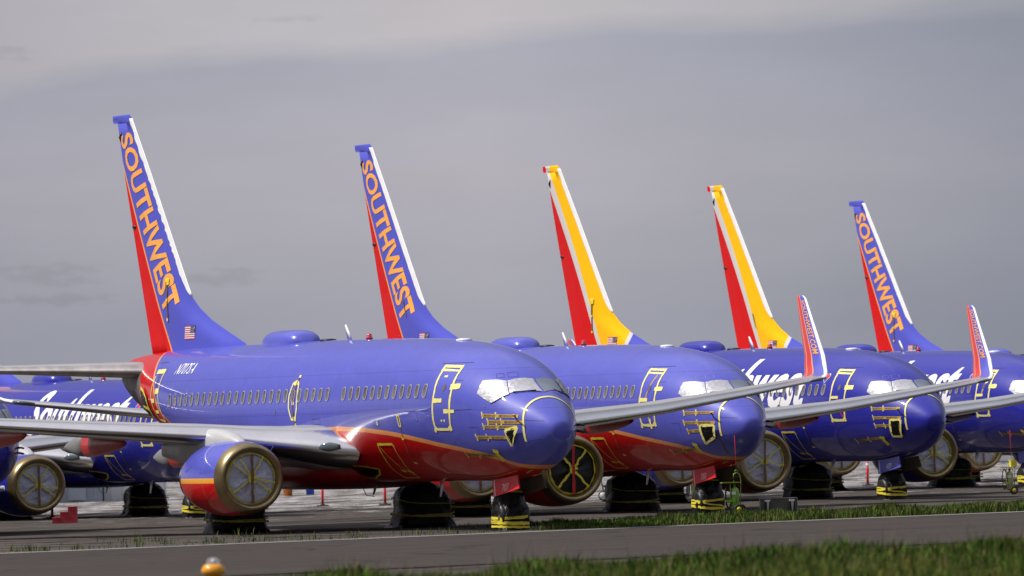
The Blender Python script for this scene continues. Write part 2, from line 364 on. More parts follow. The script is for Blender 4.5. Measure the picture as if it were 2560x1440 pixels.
def grid_cut(bm, step, axes=(0, 1)):
    for ax in axes:
        lo = min(v.co[ax] for v in bm.verts); hi = max(v.co[ax] for v in bm.verts)
        k = math.floor(lo/step)+1
        while k*step < hi:
            no = [0, 0, 0]; no[ax] = 1; co = [0, 0, 0]; co[ax] = k*step
            bmesh.ops.bisect_plane(bm, geom=bm.verts[:]+bm.edges[:]+bm.faces[:], plane_co=co, plane_no=no); k += 1
def poly_bm(pts):
    bm = bmesh.new(); f = bm.faces.new([bm.verts.new((x, y, 0)) for x, y in pts]); bmesh.ops.triangulate(bm, faces=[f]); return bm
def text_bm(body, bold=.0, shear=0, spacing=1.0):
    c = bpy.data.curves.new('t', 'FONT'); c.body = body; c.size = 1; c.offset = bold; c.shear = shear; c.space_character = spacing
    c.resolution_u = 3
    o = bpy.data.objects.new('t', c); sc.collection.objects.link(o); bpy.context.view_layer.update()
    me = bpy.data.meshes.new_from_object(o.evaluated_get(bpy.context.evaluated_depsgraph_get()))
    bm = bmesh.new(); bm.from_mesh(me); bpy.data.objects.remove(o); bpy.data.curves.remove(c); bpy.data.meshes.remove(me)
    xs = [v.co.x for v in bm.verts]; ys = [v.co.y for v in bm.verts]
    x0, x1, y0, y1 = min(xs), max(xs), min(ys), max(ys)
    for v in bm.verts: v.co.x = (v.co.x-x0)/(x1-x0); v.co.y = (v.co.y-y0)/(y1-y0); v.co.z = 0
    return bm
def widen(bm, dxs, lift):
    src = bpy.data.meshes.new('w'); bm.to_mesh(src); bm.free(); out = bmesh.new()
    for i, dx in enumerate(dxs):
        b = bmesh.new(); b.from_mesh(src)
        for v in b.verts: v.co.x += dx; v.co.z = i*lift
        m = bpy.data.meshes.new('w2'); b.to_mesh(m); b.free(); out.from_mesh(m); bpy.data.meshes.remove(m)
    bpy.data.meshes.remove(src); return out
def map_z(bm, fn):
    for v in bm.verts: v.co = fn(v.co.x, v.co.y, v.co.z)
    return bm
def map_bm(bm, fn):
    for v in bm.verts: v.co = fn(v.co.x, v.co.y)
    return bm

# fuselage and its painted line: orange band over the red belly, red tail
ZC = [(1.5, 1.68), (1.91, 1.72), (2.12, 1.78), (2.4, 1.89), (2.8, 2.0), (3.28, 2.09), (4.18, 2.24), (5.77, 2.45), (7.18, 2.61), (8.16, 2.70), (9.7, 2.80), (11.4, 2.85), (13, 2.84), (14.8, 2.76), (17, 2.3), (18.5, 1.6), (20, .9)]
AC = [(2.9, 24.2), (3.16, 25.1), (3.4, 25.75), (3.65, 26.22), (4.03, 26.46), (4.46, 26.76), (4.79, 27.05), (5.08, 27.45), (5.25, 27.87), (5.42, 28.6)]
def liv(a, z, kind):
    if kind == 'violet': return max(interp(a, ZC)-z if a < 21 else -9, (a-interp(z, AC))*.9 if z > 2.6 else (a-(24.3-(2.9-z)))*.9)
    return a-(25.6-(5.4-z)*1.25)
def fuselage(kind):
    st = []; a = .453
    while a < 32: st.append(a); a += .03 if a < 1.0 else (.06 if a < 2 else (.09 if a < 3.6 else .14))
    st.append(32.0); n = 112; bm = bmesh.new(); rings = []
    for a in st:
        t, b, wd, m = sec(a); r = []
        for k in range(n):
            q = 2*math.pi*k/n; c, s_ = math.cos(q), math.sin(q)
            r.append((a, wd*c, m+((t-m) if s_ > 0 else (m-b))*s_))
        rings.append(r)
    loftrings(bm, rings); me = mesh(bm, 'fuselage', ['fus_'+kind, 'tailmetal'])
    for p in me.polygons:
        if p.center.x > 28.15+.25*abs(p.center.z-4.2) and p.center.z < 4.86: p.material_index = 1
    at = me.attributes.new('liv', 'FLOAT', 'POINT')
    for i, v in enumerate(me.vertices): at.data[i].value = liv(v.co.x, v.co.z, kind)
    return me
def belly(kind):
    bm = bmesh.new(); rings = []
    for a, k in [(12.2, 0), (12.5, .35), (12.9, .62), (13.4, .85), (14.1, 1), (15.5, 1), (17.2, 1), (18.3, .85), (19.3, .5), (20.2, .0)]:
        W = 1.55+.62*k; zt = 2.0+.45*k; zb = 1.55-.34*k; m = (zt+zb)/2; r = []
        for i in range(40):
            q = 2*math.pi*i/40; c, s_ = math.cos(q), math.sin(q); e = .62
            r.append((a, W*math.copysign(abs(c)**e, c), m+(zt-zb)/2*math.copysign(abs(s_)**e, s_)))
        rings.append(r)
    loftrings(bm, rings); return mesh(bm, 'belly_fairing', ['red' if kind == 'violet' else 'navy'])

def naca(x, t): return 5*t*(.2969*math.sqrt(max(x, 0))-.126*x-.3516*x*x+.2843*x**3-.1015*x**4)
def wing_loft(secs, side, lo, hi, mats, attr=False, off=0.0, n=16):
    """secs: (s, a_le, chord, z, t/c, normal angle from vertical, twist drop); lo..hi = chord fraction covered"""
    bm = bmesh.new(); rings = []; ch = []
    for s, a0, c, z, t, ang, drop in secs:
        xs = [lo+(hi-lo)*(1-math.cos(math.pi*i/n))/2 if lo == 0 and hi == 1 else lo+(hi-lo)*(i/n)**(2 if lo == 0 else 1) for i in range(n+1)]
        up = [(x, naca(x, t)*c*1.05+.02*c*4*x*(1-x)+off, x) for x in xs]; dn = [(x, -naca(x, t)*c*.95+.02*c*4*x*(1-x)-off, x) for x in xs]
        loop = list(reversed(up))+(dn[1:] if lo == 0 else dn)
        r = []
        for x, h, cc in loop:
            r.append((a0+x*c-(off if x < .01 else 0), side*(s-h*math.sin(ang)), z+h*math.cos(ang)-drop*x)); ch.append(cc)
        rings.append(r)
    closed = not (lo == 0 and hi < 1)
    loftrings(bm, rings, closed=closed, caps=closed)
    me = mesh(bm, 'wing', mats)
    if attr:
        at = me.attributes.new('chord', 'FLOAT', 'POINT')
        for i in range(len(me.vertices)): at.data[i].value = ch[i]
    return me
WS = [(1.5, 10.75, 7.8, 2.26, .165, 0, .15), (2.0, 10.95, 7.5, 2.31, .165, 0, .14), (2.6, 11.4, 6.85, 2.39, .155, 0, .12), (3.7, 12.2, 5.85, 2.57, .14, 0, .1), (4.9, 12.95, 5.0, 2.77, .125, 0, .08),
      (5.8, 13.4, 4.62, 2.85, .12, 0, .06), (8, 14.55, 4.05, 3.03, .115, 0, .05), (10.1, 15.65, 3.47, 3.21, .11, 0, .04), (13.5, 17.42, 2.58, 3.60, .105, 0, .02), (16.6, 19.03, 1.75, 3.99, .10, 0, 0), (17.0, 19.26, 1.64, 4.04, .10, .12, 0)]
WL = [(17.0, 19.26, 1.64, 4.04, .10, .12, 0), (17.22, 19.5, 1.60, 4.10, .10, .40, 0), (17.42, 19.85, 1.55, 4.24, .10, .85, 0), (17.56, 20.2, 1.48, 4.46, .10, 1.15, 0), (17.66, 20.5, 1.36, 4.75, .10, 1.32, 0), (17.78, 21.15, 1.12, 5.35, .10, 1.40, 0), (17.90, 21.8, .86, 5.95, .10, 1.42, 0), (18.0, 22.35, .64, 6.48, .10, 1.42, 0), (18.01, 22.55, .42, 6.56, .10, 1.42, 0)]
HS = [(.4, 28.02, 3.6, 4.72, .145, 0, 0), (1.0, 28.4, 3.4, 4.75, .14, 0, 0), (4.0, 30.35, 2.35, 4.86, .12, 0, 0), (7.0, 32.28, 1.34, 4.97, .10, 0, 0), (7.2, 32.55, 1.0, 4.98, .08, 0, 0)]
# fin outline
FLE = [(5.1, 22.0), (5.46, 22.6), (5.60, 23.1), (5.84, 23.97), (6.2, 25.2), (6.57, 26.12), (6.88, 26.66), (7.27, 27.0), (8.76, 28.22), (10.6, 29.72), (12.40, 31.24), (12.52, 31.48)]
FTE = [(5.1, 29.92), (5.33, 30.02), (8.13, 31.04), (10.69, 31.96), (12.32, 32.45), (12.52, 32.88)]
HINGE = [(5.1, 28.5), (12.3, 31.72)]
def fin_t(a, z):
    le, te = interp(z, FLE), interp(z, FTE); T = .46-.30*(z-5.4)/7.1; ch = te-le
    u = min(max((a-le)/ch, 0), 1); k = min(1, (a-le)/1.4+.12)
    return naca(u, 1)*T*k*1.0+.004
def fin_piece(mats, zs, fa, fb, n=16, off=0, closeends=True):
    bm = bmesh.new(); rows = []
    for z in zs:
        a0, a1 = fa(z), fb(z); r = []
        pts = [a0+(a1-a0)*(1-math.cos(math.pi*i/n))/2 for i in range(n+1)]
        r = [(a, max(.006, fin_t(a, z)+off), z) for a in pts]+[(a, -max(.006, fin_t(a, z)+off), z) for a in reversed(pts)]
        rows.append(r)
    loftrings(bm, rows); return mesh(bm, 'fin', mats)
def frange(a, b, n): return [a+(b-a)*i/n for i in range(n+1)]

# engines
EA, ES, EZ = 10.4, 4.83, 1.62
def lathe(side, prof, mats, n=56, cap=False, s0=ES, z0=EZ, a0=EA):
    bm = bmesh.new(); loftrings(bm, [ring_yz(a0+a, side*s0, z0, r, r*.985, n) for a, r in prof], caps=cap); return mesh(bm, 'nacelle', mats)
def pylon(side):
    bm = bmesh.new(); rings = []
    for a, zb, zt, hw in [(10.95, 2.50, 2.56, .03), (11.3, 2.4, 2.72, .17), (11.8, 2.35, 2.86, .27), (12.5, 2.3, 2.97, .31), (13.2, 2.2, 3.0, .31), (13.9, 2.05, 2.93, .28), (15.2, 2.0, 2.72, .22), (17.0, 2.25, 2.62, .08)]:
        m = (zb+zt)/2; r = []
        for k in range(24):
            q = 2*math.pi*k/24; c, s_ = math.cos(q), math.sin(q)
            r.append((a, side*ES+hw*math.copysign(abs(c)**.7, c), m+(zt-zb)/2*math.copysign(abs(s_)**.7, s_)))
        rings.append(r)
    loftrings(bm, rings); return mesh(bm, 'pylon', ['pylon'])
def cover_disc(side, m):
    bm = bmesh.new(); rnd = random.Random(side+3); prev = None; c = bm.verts.new((EA+.14, side*ES, EZ))
    ph = [rnd.uniform(0, 6.28) for _ in range(8)]
    for i in range(1, 9):
        r = .735*i/8; cur = []
        for k in range(48):
            q = 2*math.pi*k/48
            wv = .035*math.sin(5*q+ph[0])*(i/8)*(1-i/8)*3+.018*math.sin(11*q+ph[1]+i*.6)*(1-abs(2*i/8-1))
            cur.append(bm.verts.new((EA+.14+.06*(i/8)**2+wv, side*ES+r*math.cos(q), EZ+r*math.sin(q)*.985)))
        for k in range(48):
            if prev: bm.faces.new((prev[k], prev[(k+1) % 48], cur[(k+1) % 48], cur[k]))
            else: bm.faces.new((c, cur[(k+1) % 48], cur[k]))
        prev = cur
    return mesh(bm, 'cover', [m])
def strip_yz(bm, side, p0, p1, w, a=EA+.085, mi=0, wob=.02, n=8):
    (y0, z0), (y1, z1) = p0, p1; L = math.hypot(y1-y0, z1-z0); nx, nz = -(z1-z0)/L, (y1-y0)/L; prev = None
    for i in range(n+1):
        t = i/n; y = y0+(y1-y0)*t; z = z0+(z1-z0)*t; ww = w/2*random.uniform(.75, 1.2); d = random.uniform(-wob, wob)
        cur = [bm.verts.new((a, side*ES+y+nx*(d+q*ww), EZ+z+nz*(d+q*ww))) for q in (-1, 1)]
        if prev: bm.faces.new((prev[0], prev[1], cur[1], cur[0])).material_index = mi
        prev = cur
def cover_tape(side, style):
    bm = bmesh.new(); random.seed(style*7+side)
    prev = None
    for k in range(49):
        q = 2*math.pi*k/48; r0 = .735*random.uniform(.955, .99); r1 = .735*random.uniform(.89, .93)
        cur = [bm.verts.new((EA+.13+(.03 if r == r0 else 0), side*ES+r*math.cos(q), EZ+r*math.sin(q)*.985)) for r in (r0, r1)]
        if prev: bm.faces.new((prev[0], prev[1], cur[1], cur[0]))
        prev = cur
    if style == 0: an = [38, 118, 190, 322, 60, 212]
    elif style == 1: an = [52, 128, 232, 308]
    else: an = [35, 145, 200, 335, 275]
    for d in an[:8]:
        q = R(d+random.uniform(-6, 6)); L = .68 if style == 1 or d not in (120, 60, 235) else .62
        a_ = EA+.045+.01*(d % 5)
        strip_yz(bm, side, (.04*math.cos(q), .04*math.sin(q)), (L*math.cos(q), L*math.sin(q)), .065 if style == 1 else .045, a=a_)
    strip_yz(bm, side, (-.12, .02), (.12, -.01), .09, a=EA+.03, n=3); strip_yz(bm, side, (-.10, -.09), (.11, -.08), .06, a=EA+.032, n=3)
    return mesh(bm, 'tape', ['ytape' if style == 1 else 'ctape'], smooth=False)
def cover_strap(side, style):
    bm = bmesh.new(); random.seed(style+5)
    strip_yz(bm, side, (0, .66), (.02, -.70), .085, a=EA+.025, n=12, wob=.012)
    return mesh(bm, 'streamer', ['strap' if style != 1 else 'red'], smooth=False)

# landing gear under plastic wrap
def crumple(bm, amp, sc_, seed):
    from mathutils import noise
    for v in bm.verts:
        n = noise.noise_vector(Vector(v.co)*sc_+Vector((seed*3.1, seed, 0)))*amp+noise.noise_vector(Vector(v.co)*sc_*2.7)*amp*.45
        v.co += n
def wrap(cx, cy, prof, seed, n=40):
    bm = bmesh.new(); rings = []
    for z, rx, ry, e in prof:
        r = []
        for k in range(n):
            q = 2*math.pi*k/n; c, s_ = math.cos(q), math.sin(q)
            r.append((cx+rx*math.copysign(abs(c)**e, c), cy+ry*math.copysign(abs(s_)**e, s_), z))
        rings.append(r)
    loftrings(bm, rings); crumple(bm, .085, 2.1, seed)
    from mathutils import noise
    for v in bm.verts:
        f = noise.noise(Vector((math.atan2(v.co.y-cy, v.co.x-cx)*3.2, v.co.z*.7, seed)))*.10; v.co.x += (v.co.x-cx)*f; v.co.y += (v.co.y-cy)*f
    return bm
def fineprof(p, k=4):
    out = []
    for x, y in zip(p, p[1:]):
        for i in range(k): out.append(tuple(x[j]+(y[j]-x[j])*i/k for j in range(4)))
    return out+[p[-1]]
MAINP = fineprof([(-.25, .86, 1.04, .6), (.02, .84, 1.02, .6), (.13, .66, .88, .55), (.35, .60, .80, .5), (.8, .60, .80, .5), (1.05, .56, .74, .6), (1.22, .42, .58, .8), (1.34, .18, .30, 1)])
NOSEP = fineprof([(-.25, .52, .50, .6), (.02, .50, .48, .6), (.10, .44, .42, .6), (.45, .42, .42, .6), (.62, .42, .43, .7), (.85, .34, .38, .8), (1.12, .24, .33, 1), (1.35, .18, .20, 1)])
def prof_at(p, z):
    for x, y in zip(p, p[1:]):
        if x[0] <= z <= y[0]:
            t = (z-x[0])/(y[0]-x[0]); return tuple(x[j]+(y[j]-x[j])*t for j in range(1, 4))
    return p[-1][1:]
def bands(cx, cy, prof, zs, seed, off=.06, n=48, mt='ctape'):
    """tape wound round the wrap; zs: (z, tilt, phase, width, start, end)"""
    from mathutils import noise
    bm = bmesh.new(); random.seed(seed)
    for z0, tilt, ph, wd, q0, q1 in zs:
        prev = None
        for k in range(n+1):
            q = 2*math.pi*(q0+(q1-q0)*k/n); z = z0+tilt*math.sin(q+ph)+random.uniform(-.008, .008)
            cur = []
            for s_ in (-1, 1):
                zz = z+s_*wd/2*random.uniform(.8, 1.15); rx, ry, e = prof_at(prof, min(max(zz, -.2), 1.3)); c, sn = math.cos(q), math.sin(q)
                cur.append(bm.verts.new((cx+(rx+off)*math.copysign(abs(c)**e, c), cy+(ry+off)*math.copysign(abs(sn)**e, sn), zz)))
            if prev: bm.faces.new((prev[0], prev[1], cur[1], cur[0]))
            prev = cur
    return mesh(bm, 'tape', [mt], smooth=False)

WINX = [5.37+.508*i for i in range(12)]+[12.13+.508*i for i in range(5)]+[14.62]+[15.17+.53*i for i in range(19)]
def window_mesh(a):
    bm = bmesh.new(); W, H, z0 = .135, .19, 3.87
    def loop(k, off):
        r = []
        for i in range(20):
            q = 2*math.pi*i/20; c, s_ = math.cos(q), math.sin(q)
            x = W*k*math.copysign(abs(c)**.72, c); z = (H*k if k == 1 else H-(1-k)*W)*math.copysign(abs(s_)**.72, s_)
            r.append(bm.verts.new(spt(a+x, z0+z, 1, off)[0]))
        return r
    o1, i1 = loop(1.0, .013), loop(.86, .022); i2 = loop(.83, .016)
    for k in range(20):
        bm.faces.new((o1[k], o1[(k+1) % 20], i1[(k+1) % 20], i1[k])); bm.faces.new((i1[k], i1[(k+1) % 20], i2[(k+1) % 20], i2[k]))
    bm.faces.new(i2).material_index = 1
    return mesh(bm, 'window', ['rim', 'pane'])
def tape_mesh(items, m='ptape', side=1, ragged=.18, off=.012):
    bm = bmesh.new()
    for pts, w in items: ribbon(bm, pts, w, side, off, ragged=ragged)
    return mesh(bm, 'tape', [m], smooth=False)

DOOR_L = [(4.87, 4.44), (4.84, 4.12), (4.80, 3.8), (4.85, 3.4), (4.88, 3.1), (4.87, 2.90)]
DOOR_R = [(4.13, 4.42), (4.08, 4.12), (4.03, 3.86), (4.03, 3.4), (4.06, 3.1), (4.10, 2.90)]
def build_door(root, plane, lumps, extra):
    d = part('service_door', cached(('door', plane['kind']), lambda: door_panel(plane['kind'])), root)
    T = [(DOOR_L, .075), (DOOR_R, .075), ([(4.87, 2.90), (4.76, 2.83), (4.22, 2.82), (4.10, 2.90)], .085), ([(4.93, 4.52), (4.18, 4.49)], .10), ([(4.86, 4.42), (4.13, 4.38)], .07), ([(4.92, 4.55), (4.88, 4.38)], .10), ([(4.19, 4.53), (4.11, 4.34)], .08)]
    T += [([(4.93, 2.83), (4.83, 2.80)], .12), ([(4.15, 2.84), (4.04, 2.86)], .14)]
    T += [(p, w) for p, w in lumps]
    random.seed(plane['seed'])
    part('tape', tape_mesh(T), d, 'pale yellow tape outlining the door')
    if extra: part('streamer', tape_mesh(extra, 'otape' if plane['id'] != 'P3' else 'redplain'), d)
    part('porthole', cached('port', lambda: porthole()), d)
def porthole():
    bm = bmesh.new(); f = bm.faces.new([bm.verts.new(spt(4.40+.075*math.cos(q), 3.93+.10*math.sin(q), 1, .014)[0]) for q in frange(0, 2*math.pi*15/16, 15)])
    return mesh(bm, 'porthole', ['pane'])
def door_panel(kind):
    bm = poly_bm([(4.83, 4.40), (4.18, 4.36), (4.07, 3.4), (4.12, 2.93), (4.83, 2.93), (4.83, 3.4), (4.76, 3.9)])
    grid_cut(bm, .12); map_bm(bm, lambda x, y: spt(x, y, 1, .005)[0])
    me = mesh(bm, 'door', ['violet' if kind == 'violet' else 'navy']); return me
def pitot_row(bms, a0, z0, a1, z1, ticks, w=.092):
    """streamer along the nose held by cross tapes; returns items for (strap, tape)"""
    bms[0].append(([(a0, z0), (a1, z1)], w))
    for t in ticks:
        a = a0+(a1-a0)*t; z = z0+(z1-z0)*t
        bms[1].append(([(a+.015, z+.095), (a-.025, z-.085)], .045))
ROWS = [(2.69, 3.17, 1.46, 3.12, (0, .42)), (2.47, 3.0, 1.30, 2.96, (0, .42)), (2.67, 2.87, 1.44, 2.84, (0, .45)), (3.07, 2.59, 1.78, 2.57, (0, .36)), (3.91, 2.13, 2.54, 2.09, (0, .38))]
def rows_for(pid):
    return {'P1': ROWS, 'P2': [(2.65, 3.17, 1.51, 3.16, (0, .45)), (2.68, 2.87, 1.40, 2.86, (0, .48)), (2.56, 2.61, 1.95, 2.63, (0,)), (3.93, 2.0, 2.52, 2.07, (0, .5))], 'P3': [(2.68, 3.18, 1.51, 3.17, (0, .45)), (2.63, 2.88, 1.41, 2.86, (0,)), (2.61, 2.61, 1.55, 2.60, (0, .45)), (4.01, 2.11, 2.47, 2.21, (0, .5))]}.get(pid, [ROWS[4]])
def rbf_text(rows):
    bm = bmesh.new(); t0 = text_bm('REMOVE BEFORE FLIGHT', .008)
    tmp = bpy.data.meshes.new('x'); t0.to_mesh(tmp); t0.free()
    for a0, z0, a1, z1, _ in rows:
        L = a0-a1
        for k in range(2):
            s0 = .06+.46*k; wd = .36 if L > 1.0 else .34
            b = bmesh.new(); b.from_mesh(tmp)
            for v in b.verts:
                t = s0+v.co.x*wd; a = a0+(a1-a0)*t; z = z0+(z1-z0)*t+(v.co.y-.5)*.055
                v.co = spt(a, z, 1, .018)[0]
            m2 = bpy.data.meshes.new('y'); b.to_mesh(m2); b.free(); bm.from_mesh(m2); bpy.data.meshes.remove(m2)
    bpy.data.meshes.remove(tmp)
    return mesh(bm, 'lettering', ['text'], smooth=False, normals=False)

def build_plane(P):
    k = P['kind']; V = k == 'violet'; pid = P['id']; random.seed(P['seed'])
    root = thing('parked_airliner', P['label'], 'airliner', 'parked airliners', (P['X'], P['Y'], P['z']), math.pi/2+P['th'])
    fu = part('fuselage', cached(('fus', k), lambda: fuselage(k)), root)
    part('belly_fairing', cached(('belly', k), lambda: belly(k)), root)
    # windows
    for i, a in enumerate(WINX): part('window', cached(('win', i), lambda: window_mesh(a)), fu)
    # windshield: six panes under foil
    S1 = [(2.42, .68, 4.07), (2.22, .03, 4.10), (1.62, .03, 3.745), (2.10, .77, 3.735)]
    SP = [[(3.06, 1.14, 4.11), (2.44, .71, 4.08), (2.08, .80, 3.71), (3.0, 1.34, 3.75)], [(3.0, 1.34, 3.75), (2.08, .80, 3.71), (2.33, 1.11, 3.52), (2.44, 1.17, 3.48)]]
    def foil_front():
        bm = bmesh.new(); quad_patch(bm, S1, .02, 12, 0, .012); return mesh(bm, 'windshield', ['foilc'])
    def foil_side(s):
        bm = bmesh.new()
        for q in SP: quad_patch(bm, [(x, y*s, z) for x, y, z in q], .022, 10, 0, .010)
        return mesh(bm, 'side_windshield', ['foil'])
    def glass_port():
        bm = bmesh.new(); quad_patch(bm, [(x, -y, z) for x, y, z in S1], .012, 8); return mesh(bm, 'windshield', ['glass'])
    part('windshield', cached('wf', foil_front), fu, 'front windshield pane under crinkled silver foil'); part('windshield', cached('wp', glass_port), fu, 'bare grey windshield pane')
    part('side_windshield', cached('ws1', lambda: foil_side(1)), fu); part('side_windshield', cached('ws-1', lambda: foil_side(-1)), fu)
    for y0, y1 in ((.70, .18), (-.35, -.72)):
        def wipers():
            bm = bmesh.new()
            tube(bm, [radial((2.02 if y0 > 0 else 1.82, y0, 3.76), .05), radial((1.66+.2*abs(y1), y1, 3.78), .05)], .013, 6)
            return mesh(bm, 'wiper', ['dark'])
        part('wiper', cached(('wip', y0), wipers), fu)
    SEAMS = (([(5.2, 4.60), (3.95, 4.60)], .018), ([(4.1, 4.12), (3.75, 4.13)], .014), ([(3.9, 3.33), (3.1, 3.34)], .012), ([(6.6, 3.34), (5.1, 3.34)], .010), ([(26.9, 4.98), (26.2, 5.0)], .016),
                       ([(8.9, 3.10), (8.4, 3.10), (8.4, 2.96), (8.9, 2.96), (8.9, 3.10)], .010), ([(3.3, 2.86), (2.9, 2.86), (2.9, 2.62)], .010), ([(13.2, 3.2), (12.7, 3.2), (12.7, 3.05), (13.2, 3.05), (13.2, 3.2)], .009), ([(1.35, 3.02), (.75, 2.98)], .014), ([(1.35, 2.44), (.8, 2.50)], .014))
    for si, (pts, w_) in enumerate(SEAMS):
        def seam_():
            bm = bmesh.new(); ribbon(bm, pts, w_, 1, .006); return mesh(bm, 'seam', ['seamline'], smooth=False)
        part('panel_seam', cached(('seam', si), seam_), fu)
    for di, (a, z, r) in enumerate(((8.65, 3.04, .075), (5.9, 3.12, .045), (15.9, 3.42, .045), (2.62, 3.42, .03))):
        def disc():
            bm = bmesh.new(); bm.faces.new([bm.verts.new(spt(a+r*math.cos(q), z+r*math.sin(q), 1, .010)[0]) for q in frange(0, 2*math.pi*13/14, 13)]); return mesh(bm, 'port', ['port'])
        part('static_port', cached(('disc', di), disc), fu)
    def brow():
        bm = bmesh.new()
        for c in ([(2.69, .57, 4.30), (2.58, .34, 4.31), (2.39, .37, 4.18), (2.52, .61, 4.17)], [(2.88, .79, 4.29), (2.72, .65, 4.28), (2.60, .70, 4.17), (2.77, .86, 4.18)]):
            for p, q in zip(c, c[1:]+c[:1]): tube(bm, [radial(p, .002), radial([(u+v)/2 for u, v in zip(p, q)], .002), radial(q, .002)], .0045, 4)
        return mesh(bm, 'eyebrow_window', ['rim' if pid != 'P1' else 'dark'])
    part('eyebrow_window_outline', cached(('brow', pid == 'P1'), brow), fu)
    # radome tape arc
    def radome():
        bm = bmesh.new(); arc = []; K = [(1.24, .70, 2.45), (1.24, .74, 2.66), (1.25, .76, 2.89), (1.32, .73, 3.13), (1.38, .62, 3.36), (1.39, .41, 3.53), (1.38, .10, 3.62), (1.38, -.22, 3.60), (1.36, -.48, 3.50), (1.32, -.68, 3.25), (1.26, -.76, 2.9)]
        for p, q in zip(K, K[1:]):
            for i in range(5): arc.append(Vector([u+(v-u)*i/5 for u, v in zip(p, q)]))
        prev = None
        for p in arc:
            e = Vector((.030, 0, .010)); cur = (bm.verts.new(radial(p+e, .016)), bm.verts.new(radial(p-e, .016)))
            if prev: bm.faces.new((prev[0], prev[1], cur[1], cur[0]))
            prev = cur
        return mesh(bm, 'tape', ['ptape'], smooth=False)
    part('radome_tape', cached('radome', radome), fu)
    # engines
    lipp = [(.32, .72), (.14, .74), (.05, .785), (0, .84), (.03, .895), (.12, .945), (.26, .98), (.40, 1.0)]
    cowp = [(.40, 1.0), (.6, 1.025), (1.0, 1.05), (1.5, 1.06), (2.0, 1.045), (2.6, .985), (3.1, .90), (3.45, .81), (3.40, .77), (3.2, .76)]
    for s in (1, -1):
        e = part('engine_cowl', cached(('cowl', k, s), lambda: lathe(s, cowp, ['cowl_'+k])), root)
        part('inlet_lip', cached(('lip', s), lambda: lathe(s, lipp, ['gold'])), e)
        part('exhaust_nozzle', cached(('exh', s), lambda: lathe(s, [(2.8, .74), (3.3, .66), (4.0, .50), (4.35, .42), (4.3, .38), (4.2, .30), (4.6, .24), (5.1, .03)], ['dark'], cap=True)), e)
        st = (1 if pid == 'P1' and s == -1 else (0 if s == 1 or pid in ('P3', 'A') else 2))
        c = part('inlet_cover', cached(('cov', s, st == 1), lambda: cover_disc(s, 'blackcover' if st == 1 else 'cover')), e)
        part('tape', cached(('ctape', s, st), lambda: cover_tape(s, st)), c); part('streamer', cached(('cstrap', s, st), lambda: cover_strap(s, st)), c)
        part('pylon', cached(('pyl', s), lambda: pylon(s)), root)
        def strake():
            bm = bmesh.new(); y = s*(ES-.80); loftrings(bm, [[(EA+.75, y+s*.1, EZ+.50), (EA+.75, y+s*.1, EZ+.55)], [(EA+1.1, y-s*.28, EZ+.86), (EA+1.1, y-s*.27, EZ+.88)], [(EA+1.9, y-s*.30, EZ+.90), (EA+1.9, y-s*.29, EZ+.92)], [(EA+2.0, y+s*.1, EZ+.5), (EA+2.0, y+s*.1, EZ+.55)]], closed=False, caps=False)
            return mesh(bm, 'strake', ['violet' if V else 'navy'])
        part('strake', cached(('strake', k, s), strake), e)
    # wings
    for s in (1, -1):
        wg = part('wing', cached(('wing', s), lambda: wing_loft(WS, s, .11, 1, ['wing'])), root)
        part('leading_edge', cached(('wle', s), lambda: wing_loft(WS, s, 0, .11, ['alu'], off=.003)), wg)
        wlt = part('winglet', cached(('wl', s, k), lambda: wing_loft(WL, s, .09, 1, ['wl_'+k], attr=True)), wg)
        part('leading_edge', cached(('wlle', s), lambda: wing_loft(WL, s, 0, .09, ['white'], off=.003, n=8)), wlt)
        if V and s == -1: part('lettering', cached('wltext', winglet_text), wlt)
        for (fs, a0, a1, zz) in ((3.9, 15.9, 20.2, 2.30), (6.45, 15.8, 20.6, 2.66), (9.3, 16.1, 20.8, 2.95)):
            def fair():
                bm = bmesh.new(); rings = []; L = a1-a0
                for u in (0, .04, .12, .25, .45, .62): rings.append(ring_yz(a0+u*L, s*fs, zz-.05*u, .20*math.sin(math.pi*min(1, u*1.6+.02)/2)**.6+.004, .34*math.sin(math.pi*min(1, u*1.6+.02)/2)**.6+.004, 20))
                loftrings(bm, rings); return mesh(bm, 'f', ['red' if V else 'navy'])
            def fair2():
                bm = bmesh.new(); rings = []; L = a1-a0
                for u in (.625, .75, .88, .96, 1.0): rings.append(ring_yz(a0+u*L, s*fs, zz-.03-.12*(u-.62), .20*(1.0-((u-.62)/.39)**2)+.005, .33*(1.0-((u-.62)/.39)**2)+.005, 20))
                loftrings(bm, rings); return mesh(bm, 'f', ['fairgrey'])
            ff = part('flap_track_fairing', cached(('fair', s, fs, k), fair), wg); part('fairing_tail', cached(('fair2', s, fs), fair2), ff)
        def lamp():
            bm = bmesh.new(); rings = []
            p0 = Vector((11.02, s*2.10, 2.40))
            for u in (0, .2, .5, .8, 1):
                rr = .13*math.sin(math.pi*min(.97, max(.06, u)))**.5; c0 = Vector((10.93+.42*u, s*(2.02+.46*u), 2.42)); rings.append([(c0.x+.02*math.cos(2*math.pi*i/16), c0.y+s*0, c0.z+rr*math.sin(2*math.pi*i/16)) if 0 else (c0.x-.05+rr*.55*math.cos(2*math.pi*i/16), c0.y, c0.z+rr*math.sin(2*math.pi*i/16)) for i in range(16)])
            loftrings(bm, rings); return mesh(bm, 'lamp', ['lamp'])
        part('landing_light', cached(('lamp', s), lamp), wg)
        def nav():
            bm = bmesh.new(); tube(bm, [(18.92, s*16.42, 3.98), (19.05, s*16.75, 4.02), (19.24, s*17.05, 4.06)], [.03, .055, .03], 8); return mesh(bm, 'nav', ['lamp'])
        part('navigation_light', cached(('nav', s), nav), wg)
        hs = part('tailplane', cached(('hs', s), lambda: wing_loft(HS, s, .10, 1, ['wing'])), root)
